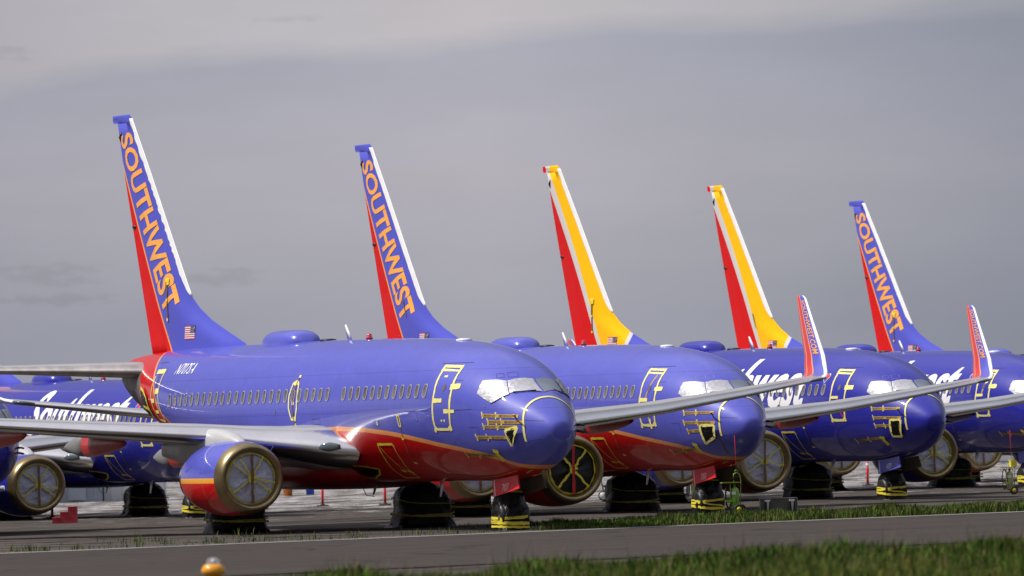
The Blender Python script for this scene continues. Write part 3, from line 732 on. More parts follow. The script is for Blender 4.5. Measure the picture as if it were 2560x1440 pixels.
        part('leading_edge', cached(('hsle', s), lambda: wing_loft(HS, s, 0, .10, ['stabalu'], off=.003)), hs)
    # fin and rudder
    hz = lambda z: interp(z, HINGE); zs = [5.1, 5.3, 5.46, 5.55, 5.7, 5.84, 6.0, 6.2, 6.4, 6.57, 6.75, 6.88, 7.1]+frange(7.4, 12.27, 16)+[12.285, 12.36, 12.45, 12.52]
    fin = part('fin', cached(('fin', k), lambda: fin_piece(['fin_'+k], zs, lambda z: interp(z, FLE), lambda z: hz(z) if z < 12.28 else interp(z, [(12.28, 32.74), (12.36, 32.84), (12.52, 32.84)]))), root)
    rz = frange(5.26, 12.27, 20)
    rd = part('rudder', cached(('rud', k), lambda: fin_piece(['fin_'+k], rz, lambda z: hz(z)+.02, lambda z: interp(z, FTE))), root)
    def rudder_bit():
        bm = bmesh.new(); bbox_(bm, 31.02, 31.26, .0, .075, 9.08, 9.16); return mesh(bm, 'hinge', ['dark'])
    part('hinge_fitting', cached('rbit', rudder_bit), rd)
    def rudder_bits():
        bm = bmesh.new()
        tube(bm, [(32.08, .04, 12.0), (32.14, .06, 11.85), (32.12, .04, 11.7)], [.03, .04, .01], 8)
        return mesh(bm, 'hinge', ['dark'])
    part('top_fairing', cached('rbits', rudder_bits), rd)
    jag = random.Random(P['seed']+1)
    part('leading_edge', cached(('finle', pid), lambda: fin_piece(['white'], frange(6.95, 12.4, 60), lambda z: interp(z, FLE)-.004, lambda z: interp(z, FLE)+(.30 if z > 7.3 else .30-.18*(7.3-z)/.35)*(jag.uniform(.80, 1.08) if pid == 'P1' else jag.uniform(.97, 1.03))*(1 if z < 11.9 else .8), n=5, off=.004)), fin)
    if V: part('fin_lettering', cached('fintext', fin_text), fin)
    part('us_flag', cached('flag', flag_mesh), fin)
    def fstream(long):
        bm = bmesh.new()
        for (a0, z0), (a1, z1), w in ([((28.20, 7.40), (28.22, 7.0), .10), ((28.22, 7.0), (28.25, 6.28), .08)] if long else [((28.25, 7.2), (28.1, 6.9), .07), ((28.1, 6.9), (27.95, 6.6), .05)]):
            v = [(a0-w/2, z0), (a0+w/2, z0), (a1+w/2, z1), (a1-w/2, z1)]; bm.faces.new([bm.verts.new((a, fin_t(a, z)+.03, z)) for a, z in v])
        return mesh(bm, 'streamer', ['strap'], smooth=False)
    def fstick():
        bm = bmesh.new()
        for a0, z0, w, h in ((28.20, 7.46, .22, .10), (28.16, 7.36, .14, .10), (28.22, 6.86, .13, .08), (28.26, 6.28, .14, .08)):
            bm.faces.new([bm.verts.new((a, fin_t(a, z)+.034, z)) for a, z in ((a0-w/2, z0-h/2), (a0+w/2, z0-h/2), (a0+w/2, z0+h/2), (a0-w/2, z0+h/2))])
        return mesh(bm, 'tape', ['ytape'], smooth=False)
    lg = pid in ('P1', 'P3', 'P5')
    st = part('streamer', cached(('fs', lg), lambda: fstream(lg)), fin)
    if lg: part('tape', cached('fstick', fstick), st)
    # crown: satcom dome, beacon, antennas
    def dome():
        bm = bmesh.new(); rings = []
        for u in frange(0, 1, 16):
            kx = (1-abs(2*u-1)**4.2)**.5; rings.append([(17.72+2.85*u, (.56*kx+.01)*math.copysign(abs(math.cos(q))**.75, math.cos(q)), 5.32+.45*kx*math.copysign(abs(math.sin(q))**.8, math.sin(q))+.004) for q in [2*math.pi*i/24 for i in range(24)]])
        loftrings(bm, rings); return mesh(bm, 'dome', ['violet' if V else 'navy'])
    part('satellite_dome', cached(('dome', k), dome), root)
    def blade(a, z, h, lean, m, ch=.36):
        bm = bmesh.new(); loftrings(bm, [[(a+lean*u+c*ch*(1-.62*abs(u)), .022*sgn*(1-.5*u), z+h*u) for c, sgn in ((0, 0), (.35, 1), (1, 0), (.35, -1))] for u in (0, .5, 1)]); return mesh(bm, 'blade', [m])
    part('blade_antenna', cached('bl1', lambda: blade(14.62, 5.40, .44, .42, 'white')), root)
    part('blade_antenna', cached('bl2', lambda: blade(8.36, 1.42, -.44, .25, 'white', .30)), root)
    part('blade_antenna', cached('bl3', lambda: blade(12.9, 1.50, -.46, .42, 'pylon', .34)), root)
    def bcn():
        bm = bmesh.new(); loftrings(bm, [[(13.41+r*math.cos(q), r*math.sin(q), z) for q in [2*math.pi*i/16 for i in range(16)]] for z, r in ((5.40, .10), (5.44, .10), (5.46, .075), (5.53, .07), (5.56, .03))]); return mesh(bm, 'beacon', ['beacon'])
    part('beacon', cached('bcn', bcn), root)
    def patch(a, m, h=.03, r=.2):
        bm = bmesh.new(); loftrings(bm, [[(a+rr*1.2*math.cos(q), rr*math.sin(q), z) for q in [2*math.pi*i/20 for i in range(20)]] for z, rr in ((sec(a)[0]-.03, r), (sec(a)[0]+h*.6, r*.95), (sec(a)[0]+h, r*.5))]); return mesh(bm, 'fairing', [m])
    part('antenna_fairing', cached('pt1', lambda: patch(6.8, 'white', .045, .22)), root)
    part('roof_vent', cached('pt2', lambda: patch(16.4, 'dark', .05, .24)), root)
    # door
    LP = {'P1': ([([(3.74, 3.97), (4.13, 3.95)], .15), ([(4.40, 3.60), (4.84, 3.60)], .12), ([(3.83, 3.30), (4.32, 3.31)], .10), ([(4.60, 4.24), (4.46, 4.24)], .07), ([(4.50, 3.06), (4.43, 3.06)], .06), ([(4.37, 3.06), (4.30, 3.06)], .06)], []),
          'P2': ([([(3.77, 3.92), (4.14, 3.92)], .13), ([(4.40, 3.60), (4.86, 3.60)], .12), ([(4.36, 2.72), (4.36, 3.02)], .10)], [([(4.33, 4.34), (4.50, 3.66)], .06), ([(4.42, 3.3), (4.38, 3.0)], .06)]),
          'P3': ([([(3.70, 3.92), (4.12, 3.92)], .17), ([(4.38, 3.60), (4.80, 3.60)], .10)], [([(4.42, 3.55), (4.32, 3.15)], .06), ([(4.32, 3.15), (4.10, 2.80)], .06)]),
          'P4': ([([(3.70, 3.92), (4.12, 3.92)], .17), ([(4.38, 3.60), (4.80, 3.60)], .10), ([(4.34, 4.1), (4.30, 4.05)], .12)], [([(4.34, 4.15), (4.46, 3.64)], .07), ([(4.4, 3.3), (4.36, 3.0)], .06)])}
    lum, ext = LP.get(pid, LP['P4']); build_door(root, P, lum, ext)
    # nose streamers and probe covers
    rows = rows_for(pid); nf = None
    for r, row in enumerate(rows):
        it = ([], []); pitot_row(it, *row)
        nf = part('nose_streamer', tape_mesh(it[0], 'otape', ragged=.08), fu, 'orange streamer taped along the nose')
        for k in it[1]: part('tape', tape_mesh([k]), nf)
        part('lettering', rbf_text([row]), nf)
    part('tape', tape_mesh([([(2.50, 2.24), (2.40, 1.96)], .16), ([(2.58, 2.23), (2.36, 2.2)], .09)], 'ytape', ragged=.3, off=.02), nf)
    if pid in ('P1', 'P2', 'P3'):
        tri = {'P1': [(1.78, 2.77), (1.38, 2.83), (1.68, 2.37)], 'P2': [(1.92, 2.78), (1.38, 2.78), (1.44, 2.44), (1.88, 2.26)], 'P3': [(1.80, 2.80), (1.38, 2.79), (1.50, 2.27), (1.87, 2.28)]}[pid]
        bm = poly_bm(tri); grid_cut(bm, .08); map_bm(bm, lambda x, y: spt(x, y, 1, .075+.02*random.random())[0])
        pc = part('probe_cover', mesh(bm, 'cover', ['tarp']), fu, 'black plastic taped over the air probes')
        part('tape', tape_mesh([([p, q], .075) for p, q in zip(tri, tri[1:]+tri[:1])], 'ptape', off=.09, ragged=.3), pc)
        part('probe', cached('probe', probe_mesh), fu)
    part('pitot_probe', cached('probe2', probe_port), fu)
    if pid == 'P2': part('streamer', tape_mesh([([(1.40, 2.5), (1.36, 2.2), (1.52, 1.9)], .06)], 'strap'), fu)
    # cargo door, hatches and belly tape
    yt = 'ytape'
    cg = part('cargo_door_tape', cached('cargo', lambda: tape_mesh([([(9.14, 2.46), (8.12, 2.46), (8.09, 2.38)], .075), ([(9.14, 2.46), (9.24, 2.1), (9.45, 1.72), (9.56, 1.53)], .05), ([(8.09, 2.40), (8.2, 2.0), (8.45, 1.62), (8.58, 1.52)], .035), ([(9.56, 1.53), (8.6, 1.53)], .045), ([(9.05, 2.38), (8.7, 1.80)], .028), ([(8.95, 1.74), (8.72, 1.70)], .11), ([(8.50, 1.74), (8.34, 1.66)], .10), ([(8.64, 1.80), (8.5, 1.6)], .03)], yt)), fu)
    part('static_port_streamer', cached('strm', lambda: tape_mesh([([(7.10, 2.94), (7.2, 2.55), (7.42, 1.95)], .040)], 'strap')), fu)
    part('tape', cached('strmt', lambda: tape_mesh([([(7.22, 3.24), (7.06, 3.22), (7.06, 2.96)], .05), ([(7.22, 3.24), (7.18, 2.94), (7.04, 2.94)], .05), ([(7.28, 2.60), (7.14, 2.60)], .07), ([(7.5, 1.94), (7.3, 1.93)], .07)], yt)), fu)
    def duct():
        bm = poly_bm([(12.55, 1.80), (12.20, 1.86), (11.2, 1.82), (10.45, 1.76), (10.8, 1.66), (11.7, 1.56), (12.3, 1.62)]); grid_cut(bm, .12); map_bm(bm, lambda x, y: spt(x, y, 1, .012)[0]); return mesh(bm, 'duct', ['tarp'])
    rdct = part('ram_air_inlet_cover', cached('duct', duct), fu)
    part('tape', cached('ductt', lambda: tape_mesh([([(12.62, 1.78), (12.25, 1.90), (11.2, 1.86), (10.35, 1.78), (10.8, 1.64), (11.7, 1.52), (12.3, 1.58), (12.62, 1.78)], .06)], yt)), rdct)
    def wellt():
        bm = bmesh.new()
        def path(pts, w):
            prev = None
            for i, p in enumerate(pts):
                q = Vector(radial(p, .012)); d = Vector(pts[min(i+1, len(pts)-1)])-Vector(pts[max(i-1, 0)]); c = Vector((d.y, -d.x, 0)).normalized()*w/2
                cur = (bm.verts.new(q+c), bm.verts.new(q-c))
                if prev: bm.faces.new((prev[0], prev[1], cur[1], cur[0]))
                prev = cur
        path([(4.9+.0*i, .55, 1.4) for i in range(1)]+[(4.4, .56, 1.45), (3.7, .54, 1.5), (3.0, .5, 1.6), (2.4, .46, 1.7)], .06)
        path([(2.45, .46, 1.7), (2.3, .2, 1.7), (2.25, 0, 1.7), (2.3, -.3, 1.7)], .05)
        path([(2.35, .2, 1.7), (2.15, .22, 1.7), (1.98, .2, 1.7)], .05); path([(2.2, -.15, 1.7), (1.98, -.12, 1.7)], .05)
        return mesh(bm, 'tape', ['ytape'], smooth=False)
    part('wheel_well_tape', cached('wellt', wellt), fu)
    if pid == 'P1':
        ex = part('emergency_exit_tape', tape_mesh([([(14.62, 4.26), (14.80, 4.20), (14.90, 3.87), (14.88, 3.52), (14.73, 3.21), (14.45, 3.20), (14.30, 3.50), (14.30, 3.9), (14.38, 4.18), (14.50, 4.27), (14.62, 4.26)], .075)]), fu)
        part('streamer', tape_mesh([([(14.5, 4.36), (14.58, 3.9), (14.60, 3.5), (14.52, 3.05)], .05)], 'strap', off=.02), ex)
        part('tape', tape_mesh([([(14.42, 4.40), (14.55, 4.40)], .08), ([(14.45, 4.22), (14.70, 4.20)], .12), ([(14.5, 3.65), (14.66, 3.65)], .08), ([(14.42, 3.22), (14.62, 3.22)], .12), ([(14.44, 3.04), (14.58, 3.04)], .10)]), ex)
        ad = part('aft_door_tape', tape_mesh([([(26.62, 4.72), (25.88, 4.73)], .15), ([(26.58, 4.6), (26.72, 4.3), (26.78, 4.0), (26.72, 3.7), (26.45, 3.32)], .05), ([(25.92, 4.68), (25.98, 4.3), (26.0, 4.0), (25.92, 3.7), (25.70, 3.28)], .05), ([(26.30, 4.15), (25.95, 4.16)], .15), ([(26.75, 3.87), (26.42, 3.88)], .14), ([(26.5, 3.55), (26.1, 3.55)], .10), ([(26.42, 3.32), (25.70, 3.27)], .08)]), fu)
        part('streamer', tape_mesh([([(26.3, 4.68), (26.30, 4.2), (26.36, 3.8)], .05)], 'strap'), ad)
        def aftcov():
            bm = poly_bm([(27.86, 4.22), (27.62, 4.16), (27.32, 4.0), (27.22, 3.7), (27.4, 3.42), (27.8, 3.48), (27.94, 3.89)]); grid_cut(bm, .1); map_bm(bm, lambda x, y: spt(x, y, 1, .04)[0]); return mesh(bm, 'cover', ['tarp'])
        ac = part('outflow_valve_cover', aftcov(), fu, 'black plastic taped under the tail')
        part('tape', tape_mesh([([(27.85, 4.27), (27.55, 4.18), (27.28, 4.0), (27.14, 3.65), (27.1, 3.40)], .09), ([(27.9, 3.75), (27.2, 3.66)], .10)], 'ytape', off=.05), ac)
        bm = widen(text_bm('N707SA', .0, .30, 1.16), [-.003, .003], .001)
        part('registration_lettering', mesh(map_z(bm, lambda x, y, q: spt(24.95-1.60*x, 4.62+.31*y, 1, .008+q)[0]), 'text', ['whitetext'], smooth=False, normals=False), fu)
    if not V:
        part('title_lettering', cached('title', title_text), fu); part('heart_emblem', cached('heart', heart), fu)
    # landing gear
    for s in (1, -1):
        g = part('main_gear', cached(('mg', s), lambda: strut_mesh(16.6, 2.86*s, 1.1, 2.2)), root)
        m_ = wrap(16.6, 2.86*s, MAINP, s+P['seed']); part('gear_cover', mesh(m_, 'wrap', ['tarp']), g, 'black plastic wrapped round the wheels')
        part('tape', bands(16.6, 2.86*s, MAINP, [(.40, .04, .6, .05, 0, 1), (.46, .06, 2.2, .03, 0, 1), (.82, .10, 1.0, .025, .0, 1)], P['seed']), g)
    g = part('nose_gear', cached('ng', lambda: strut_mesh(4.0, 0, .9, 1.75)), root)
    part('gear_cover', mesh(wrap(4.0, 0, NOSEP, P['seed']+9), 'wrap', ['tarp']), g)
    zz = [(.28, .03, 1, .09, 0, 1), (.44, .05, 2.5, .075, 0, 1), (.17, .02, .5, .06, 0, 1), (.36, .09, 4.0, .04, 0, 1)] if pid == 'P1' else [(.30, .05, 1, .08, 0, 1), (.48, .05, 3.5, .07, 0, 1), (.40, .11, .3, .045, 0, 1)]
    part('tape', bands(4.0, 0, NOSEP, zz+[(1.12, .03, 0, .05, 0, 1)], P['seed']+2, mt='ytape', off=.04), g)
    # nose gear doors
    def gdoor(s, m):
        bm = bmesh.new(); pts = [(4.24, 1.42), (2.60, 1.56), (2.43, 1.20), (4.10, .97)]
        loftrings(bm, [[(a, s*(.36+.10*(1.5-z))+e, z) for a, z in pts] for e in (0, .03)]); return mesh(bm, 'gear_door', [m], smooth=False)
    gd = part('nose_gear_door', cached(('gd1', pid in ('P1', 'P2')), lambda: gdoor(1, 'redplain' if V else 'violet')), root, P.get('doorlabel'))
    part('nose_gear_door', cached('gd2', lambda: gdoor(-1, 'signgrey')), root)  # shadow on the port door put into its colour as dark grey
    if P.get('num'):
        bm = text_bm(P['num'], .0); map_bm(bm, lambda x, y: Vector((3.52-.42*x, .362+.10*(1.5-(1.14+.19*y))+.038, 1.14+.19*y+.10*(x-.5)*.4)))
        part('number', mesh(bm, 'text', ['whitetext'], smooth=False, normals=False), gd)
        bm = bmesh.new(); bm.faces.new([bm.verts.new((a, .36+.10*(1.5-z)+.036, z)) for a, z in ((4.12, 1.43), (4.07, 1.435), (3.93, 1.0), (3.98, .99))]); part('edge_stripe', mesh(bm, 'stripe', ['white'], smooth=False), gd)
    # drain mast with hanging strap
    if pid in ('P1', 'B'):
        def strap_():
            bm = bmesh.new(); tube(bm, [(12.0, .9, 1.52), (12.7, .6, 1.25), (13.3, .25, 1.03), (13.3, .0, 1.0)], .012, 6); return mesh(bm, 'strap', ['strap'])
        part('strap', cached('mast', strap_), root)
    if pid == 'A':
        bm = text_bm('Southwest.com', .02, .0)
        def cm(x, y):
            a = EA+2.9-2.35*x; r = interp(a-EA, cowp[:7])+.006; q = (y-.5)*.30/r; return Vector((a, -ES+r*math.cos(q), EZ-.05+r*math.sin(q)))
        grid_cut(bm, .1); part('cowl_lettering', mesh(map_bm(bm, cm), 'text', ['whitetext'], smooth=False, normals=False), root)
    return root

def strut_mesh(a, s, z0, z1):
    bm = bmesh.new(); tube(bm, [(a, s, .2), (a, s, z1)], .12, 12); tube(bm, [(a+.1, s*.9, z0), (a+.9, s*.75, z1)], .06, 8)
    for d in (-.28, .28):
        rings = [[(a+r*math.cos(q), s+d+e, .42+r*math.sin(q)) for q in [2*math.pi*i/20 for i in range(20)]] for e, r in ((-.14, .3), (-.10, .40), (.10, .40), (.14, .3))]
        loftrings(bm, rings)
    return mesh(bm, 'gear', ['dark'])
def probe_mesh():
    bm = bmesh.new(); p, n = spt(1.55, 3.12, 1, 0); tube(bm, [p, p+n*.12, p+n*.14+Vector((-.22, 0, 0))], [.03, .025, .02], 6); return mesh(bm, 'probe', ['otape'])
def probe_port():
    bm = bmesh.new()
    for z in (2.70, 2.86):
        p, n = spt(1.62, z, -1, 0); tube(bm, [p, p+n*.10, p+n*.12+Vector((-.18, 0, -.02))], [.04, .035, .03], 6)
    return mesh(bm, 'probe', ['dark'])
def fin_text():
    bm = text_bm('SOUTHWEST', .028, 0, 1.0)
    B0, B1 = (32.22, 11.86), (28.50, 6.36); C0, C1 = (31.28, 12.02), (27.33, 6.80)
    grid_cut(bm, .06)
    def f(x, y):
        a = (B0[0]+(B1[0]-B0[0])*x)*(1-y)+(C0[0]+(C1[0]-C0[0])*x)*y; z = (B0[1]+(B1[1]-B0[1])*x)*(1-y)+(C0[1]+(C1[1]-C0[1])*x)*y
        return Vector((a, fin_t(a, z)+.012, z))
    return mesh(map_bm(bm, f), 'text', ['otext'], smooth=False, normals=False)
def winglet_text():
    bm = text_bm('SOUTHWEST.COM', .015); grid_cut(bm, .08)
    # inner face of the port winglet; u along the span from the top down, v towards the leading edge
    def f(x, y):
        z = 6.42-1.62*x; le = interp(z, [(q[3], q[1]) for q in WL]); c = interp(z, [(q[3], q[2]) for q in WL]); s = interp(z, [(q[3], q[0]) for q in WL])
        u = .41-.27*y; h = naca(u, .10)*c*1.05+.02*c*4*u*(1-u)
        return Vector((le+u*c, -(s-h-.012), z+.16*(0)))
    return mesh(map_bm(bm, f), 'text', ['otext'], smooth=False, normals=False)
def title_text():
    bm = text_bm('Southwest', .006, .62, 1.06); grid_cut(bm, .04); bm = widen(bm, [-.0085+.0034*i for i in range(6)], .0012)
    return mesh(map_z(bm, lambda x, y, q: spt(17.0-10.5*x, 3.30+1.72*y, 1, .006+q)[0]), 'text', ['whitetext'], smooth=False, normals=False)
def heart():
    bm = bmesh.new()
    def h(t, k): return (k*16*math.sin(t)**3, k*(13*math.cos(t)-5*math.cos(2*t)-2*math.cos(3*t)-math.cos(4*t)))
    for k, off, cut, mi in ((.0125, .006, None, 0), (.0105, .010, 0, 1), (.0105, .010, 1, 2)):
        b = poly_bm([h(t, k) for t in frange(0.001, 2*math.pi*31/32, 31)])
        if cut is not None:
            bmesh.ops.bisect_plane(b, geom=b.verts[:]+b.edges[:]+b.faces[:], plane_co=(0, 0, 0), plane_no=(.5, .8, 0), clear_inner=cut == 0, clear_outer=cut == 1)
        for f in b.faces: f.material_index = mi
        map_bm(b, lambda x, y: spt(5.45-x, 4.27+y, 1, off)[0]); m2 = bpy.data.meshes.new('h'); b.to_mesh(m2); b.free(); bm.from_mesh(m2)
    return mesh(bm, 'heart', ['white', 'redplain', 'blue'], smooth=False, normals=False)
def flag_mesh():
    bm = bmesh.new(); A0, A1, Z0, Z1 = 26.84, 26.00, 5.66, 6.06
    def q(u0, u1, v0, v1, mi, off):
        bm.faces.new([bm.verts.new((lambda a, z: (a, fin_t(a, z)+off, z))(A0+(A1-A0)*u+.16*(0 if v else 0)+.12*(.5-v), Z0+(Z1-Z0)*v)) for u, v in ((u0, v0), (u1, v0), (u1, v1), (u0, v1))]).material_index = mi
    for i in range(13): q(0, 1, i/13, (i+1)/13, 0 if i % 2 == 0 else 1, .010)
    q(.55, 1, 6/13, 1, 2, .014)
    for i in range(5):
        for j in range(4): q(.58+.08*i, .61+.08*i, .51+.12*j, .55+.12*j, 1, .017)
    return mesh(bm, 'flag', ['flagred', 'flagwhite', 'flagblue'], smooth=False, normals=False)

G0 = .10   # apron level under the near row
PLANES = [
    dict(id='P1', kind='violet', X=1.426, Y=210.05, th=.4186, z=.037, seed=11, num='707', doorlabel='red nose gear door reading 707', label='nearest violet jet with red belly and 707 on its red nose gear door'),
    dict(id='P2', kind='violet', X=7.324, Y=238.35, th=.3909, z=.005, seed=12, num='780', doorlabel='red nose gear door reading 780', label='violet jet with red belly and 780 on its red nose gear door'),
    dict(id='P3', kind='navy', X=14.27, Y=265.54, th=.4073, z=.01, seed=13, num='489', doorlabel='blue nose gear door reading 489', label='dark blue jet with yellow fin and 489 on its blue nose gear door'),
    dict(id='P4', kind='navy', X=20.97, Y=296.5, th=.4016, z=.045, seed=14, label='dark blue jet with yellow fin whose nose is cut by the right photo edge'),
    dict(id='P5', kind='violet', X=27.85, Y=320.8, th=.4027, z=-.055, seed=15, label='farthest jet, shown by its violet fin with orange lettering at far right'),
    dict(id='B', kind='navy', X=-10.5, Y=295.19, th=.4134, z=-.285, seed=16, label='dark blue jet with large white title lettering behind the nearest jet tail'),
    dict(id='A', kind='navy', X=-16.0, Y=250.0, th=.408, z=-.25, seed=17, label='dark blue jet at left photo edge, showing its nose and bronze lipped engine'),
]
for P in PLANES: build_plane(P)

# ---------------------------------------------------------------- ground, taxiway, grass
def gz(x, y):
    t = x-1.4-.24*(y-210); k = min(1, max(0, (-12-t)/16)); k = k*k*(3-2*k)
    g = .10-.33*k*min(1, max(0, (y-225)/30))
    if y < 152:
        b = .36+.035*(min(x, 12)+3)+.045*math.sin(x*1.7+.6)+.025*math.sin(x*4.1) if x > -14 else 0; b = max(b, .05); q = (y-118)/15; g += b*math.exp(-q*q)*min(1, (152-y)/10)
        if y < 118: g = .10+b
    return g
def gridmesh(xs, ys, zf, mats, name):
    bm = bmesh.new(); vs = [[bm.verts.new((x, y, zf(x, y))) for x in xs] for y in ys]
    for i in range(len(ys)-1):
        for j in range(len(xs)-1): bm.faces.new((vs[i][j], vs[i][j+1], vs[i+1][j+1], vs[i+1][j]))
    return mesh(bm, name, mats, normals=False)
def ground_mat():
    m = bpy.data.materials.new('dusty_apron'); m.use_nodes = True; t = m.node_tree; b = t.nodes['Principled BSDF']
    c = N(t, 'ShaderNodeTexCoord').outputs['Object']; o = N(t, 'ShaderNodeSeparateXYZ'); t.links.new(c, o.inputs[0])
    rot = N(t, 'ShaderNodeMapping'); rot.inputs['Rotation'].default_value = (0, 0, R(14)); t.links.new(c, rot.inputs['Vector']); c = rot.outputs[0]
    f1 = NOISE(t, SCALEV(t, c, (.05, .42, 1)), 1.0, 6, .62); f2 = NOISE(t, SCALEV(t, c, (.8, .8, 1), (9, 2, 0)), 1.6, 5, .6)
    col = RAMP(t, MATH(t, 'MULTIPLY', MATH(t, 'ADD', f1, f2), .5), [(.36, (.040, .034, .029)), (.5, (.076, .066, .058)), (.64, (.115, .101, .090))])
    # long dark tar joints
    j = NOISE(t, SCALEV(t, c, (.02, .30, 1), (3, 3, 0)), 1.0, 2, .4)
    v = MATH(t, 'MULTIPLY', MATH(t, 'SUBTRACT', MATH(t, 'ADD', o.outputs[1], MATH(t, 'MULTIPLY', j, 6)), MATH(t, 'MULTIPLY', o.outputs[0], .55)), .19)
    jj = MATH(t, 'LESS_THAN', MATH(t, 'ABSOLUTE', MATH(t, 'SUBTRACT', MATH(t, 'FRACT', v), .5)), .055)
    col = MIX(t, MATH(t, 'MULTIPLY', jj, .9), col, (.012, .011, .011))
    # heat-shimmer glare painted as pale streaky patches, denser further out
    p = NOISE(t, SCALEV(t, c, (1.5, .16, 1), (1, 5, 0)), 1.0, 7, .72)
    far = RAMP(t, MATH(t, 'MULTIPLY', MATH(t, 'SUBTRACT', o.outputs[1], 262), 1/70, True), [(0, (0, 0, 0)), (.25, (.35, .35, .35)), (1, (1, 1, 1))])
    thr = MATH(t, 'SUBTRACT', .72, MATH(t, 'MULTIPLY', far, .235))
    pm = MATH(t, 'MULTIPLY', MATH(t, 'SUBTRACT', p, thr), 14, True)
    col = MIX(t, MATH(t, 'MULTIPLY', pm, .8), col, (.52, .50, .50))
    t.links.new(col, b.inputs['Base Color']); b.inputs['Roughness'].default_value = .95; b.inputs['Specular IOR Level'].default_value = .04
    bn = N(t, 'ShaderNodeBump'); bn.inputs['Strength'].default_value = .5; bn.inputs['Distance'].default_value = .03; t.links.new(f2, bn.inputs['Height']); t.links.new(bn.outputs[0], b.inputs['Normal'])
    return m
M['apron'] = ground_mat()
def nonuni(a, b, step): 
    r = [a]; 
    while r[-1] < b: r.append(r[-1]+step)
    return r
xs = [-9000, -2500, -700, -250, -110]+nonuni(-70, 70, 2.0)+[110, 250, 700, 2500, 9000]
ys = [-300, -100, 0, 40, 80, 96]+nonuni(100, 420, 2.0)+[460, 600, 1000, 2500, 9000, 18000]
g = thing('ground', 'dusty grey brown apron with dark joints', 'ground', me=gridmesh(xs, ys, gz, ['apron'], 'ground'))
def structure(o, k='structure'): o['kind'] = k; return o
structure(g)
# taxiway: far edge runs through (-12.6,193.5)..(14.4,226) ; pavement 24 m wide with a pale shoulder line
E0, E1 = Vector((-12.6, 193.4)), Vector((14.4, 226.0)); ED = (E1-E0).normalized(); EN = Vector((ED.y, -ED.x))   # EN points to the camera side
def strip(o0, o1, z, mats, name, lo=-70, hi=260):
    bm = bmesh.new(); prev = None
    for i in range(166):
        u = lo+(hi-lo)*i/165; c = [E0+ED*u+EN*o for o in (o0, (o0+o1)/2, o1)]
        cur = [bm.verts.new((p.x, p.y, gz(p.x, p.y)+z)) for p in c]
        if prev:
            for k in range(2): bm.faces.new((prev[k], cur[k], cur[k+1], prev[k+1]))
        prev = cur
    return mesh(bm, name, mats)
def asphalt_mat(name, lo, hi):
    m = bpy.data.materials.new(name); m.use_nodes = True; t = m.node_tree; b = t.nodes['Principled BSDF']
    c = N(t, 'ShaderNodeTexCoord').outputs['Object']; r_ = N(t, 'ShaderNodeMapping'); r_.inputs['Rotation'].default_value = (0, 0, -math.atan2(ED.y, ED.x)); t.links.new(c, r_.inputs['Vector'])
    f = NOISE(t, SCALEV(t, r_.outputs[0], (.03, .6, 1)), 1, 5, .55); g_ = NOISE(t, SCALEV(t, r_.outputs[0], (1.5, .5, 1)), 1.5, 5, .6)
    v = N(t, 'ShaderNodeTexVoronoi', feature='DISTANCE_TO_EDGE'); v.inputs['Scale'].default_value = 1.0; wv = N(t, 'ShaderNodeVectorMath', operation='ADD')
    t.links.new(SCALEV(t, r_.outputs[0], (.07, .22, 1)), wv.inputs[0]); nn = N(t, 'ShaderNodeTexNoise'); nn.inputs['Scale'].default_value = .6; t.links.new(r_.outputs[0], nn.inputs['Vector']); sc2 = N(t, 'ShaderNodeVectorMath', operation='SCALE'); sc2.inputs['Scale'].default_value = .25; t.links.new(nn.outputs['Color'], sc2.inputs[0]); t.links.new(sc2.outputs[0], wv.inputs[1]); t.links.new(wv.outputs[0], v.inputs['Vector'])
    ck = MATH(t, 'LESS_THAN', v.outputs['Distance'], .012)
    col = RAMP(t, MATH(t, 'MULTIPLY', MATH(t, 'ADD', f, g_), .5), [(.35, lo), (.65, hi)])
    t.links.new(MIX(t, MATH(t, 'MULTIPLY', ck, .55), col, tuple(.4*q for q in lo)), b.inputs['Base Color']); b.inputs['Roughness'].default_value = .95; b.inputs['Specular IOR Level'].default_value = .06; return m
M['asphalt'] = asphalt_mat('worn_asphalt', (.048, .041, .037), (.068, .058, .052)); M['line'] = asphalt_mat('pale_shoulder', (.17, .16, .155), (.26, .25, .24)); M['gravel'] = asphalt_mat('gravel_margin', (.072, .062, .053), (.10, .087, .076))
structure(thing('road', 'worn grey taxiway crossing the foreground', 'taxiway', me=strip(1.2, 30, .02, ['asphalt'], 'road')))
structure(thing('road_edge_line', 'pale line along the far edge of the taxiway', 'painted line', me=strip(.1, 1.15, .03, ['line'], 'line')))
structure(thing('path', 'bare gravel margin beyond the taxiway line', 'gravel margin', me=strip(-2.4, .05, .012, ['gravel'], 'margin')))

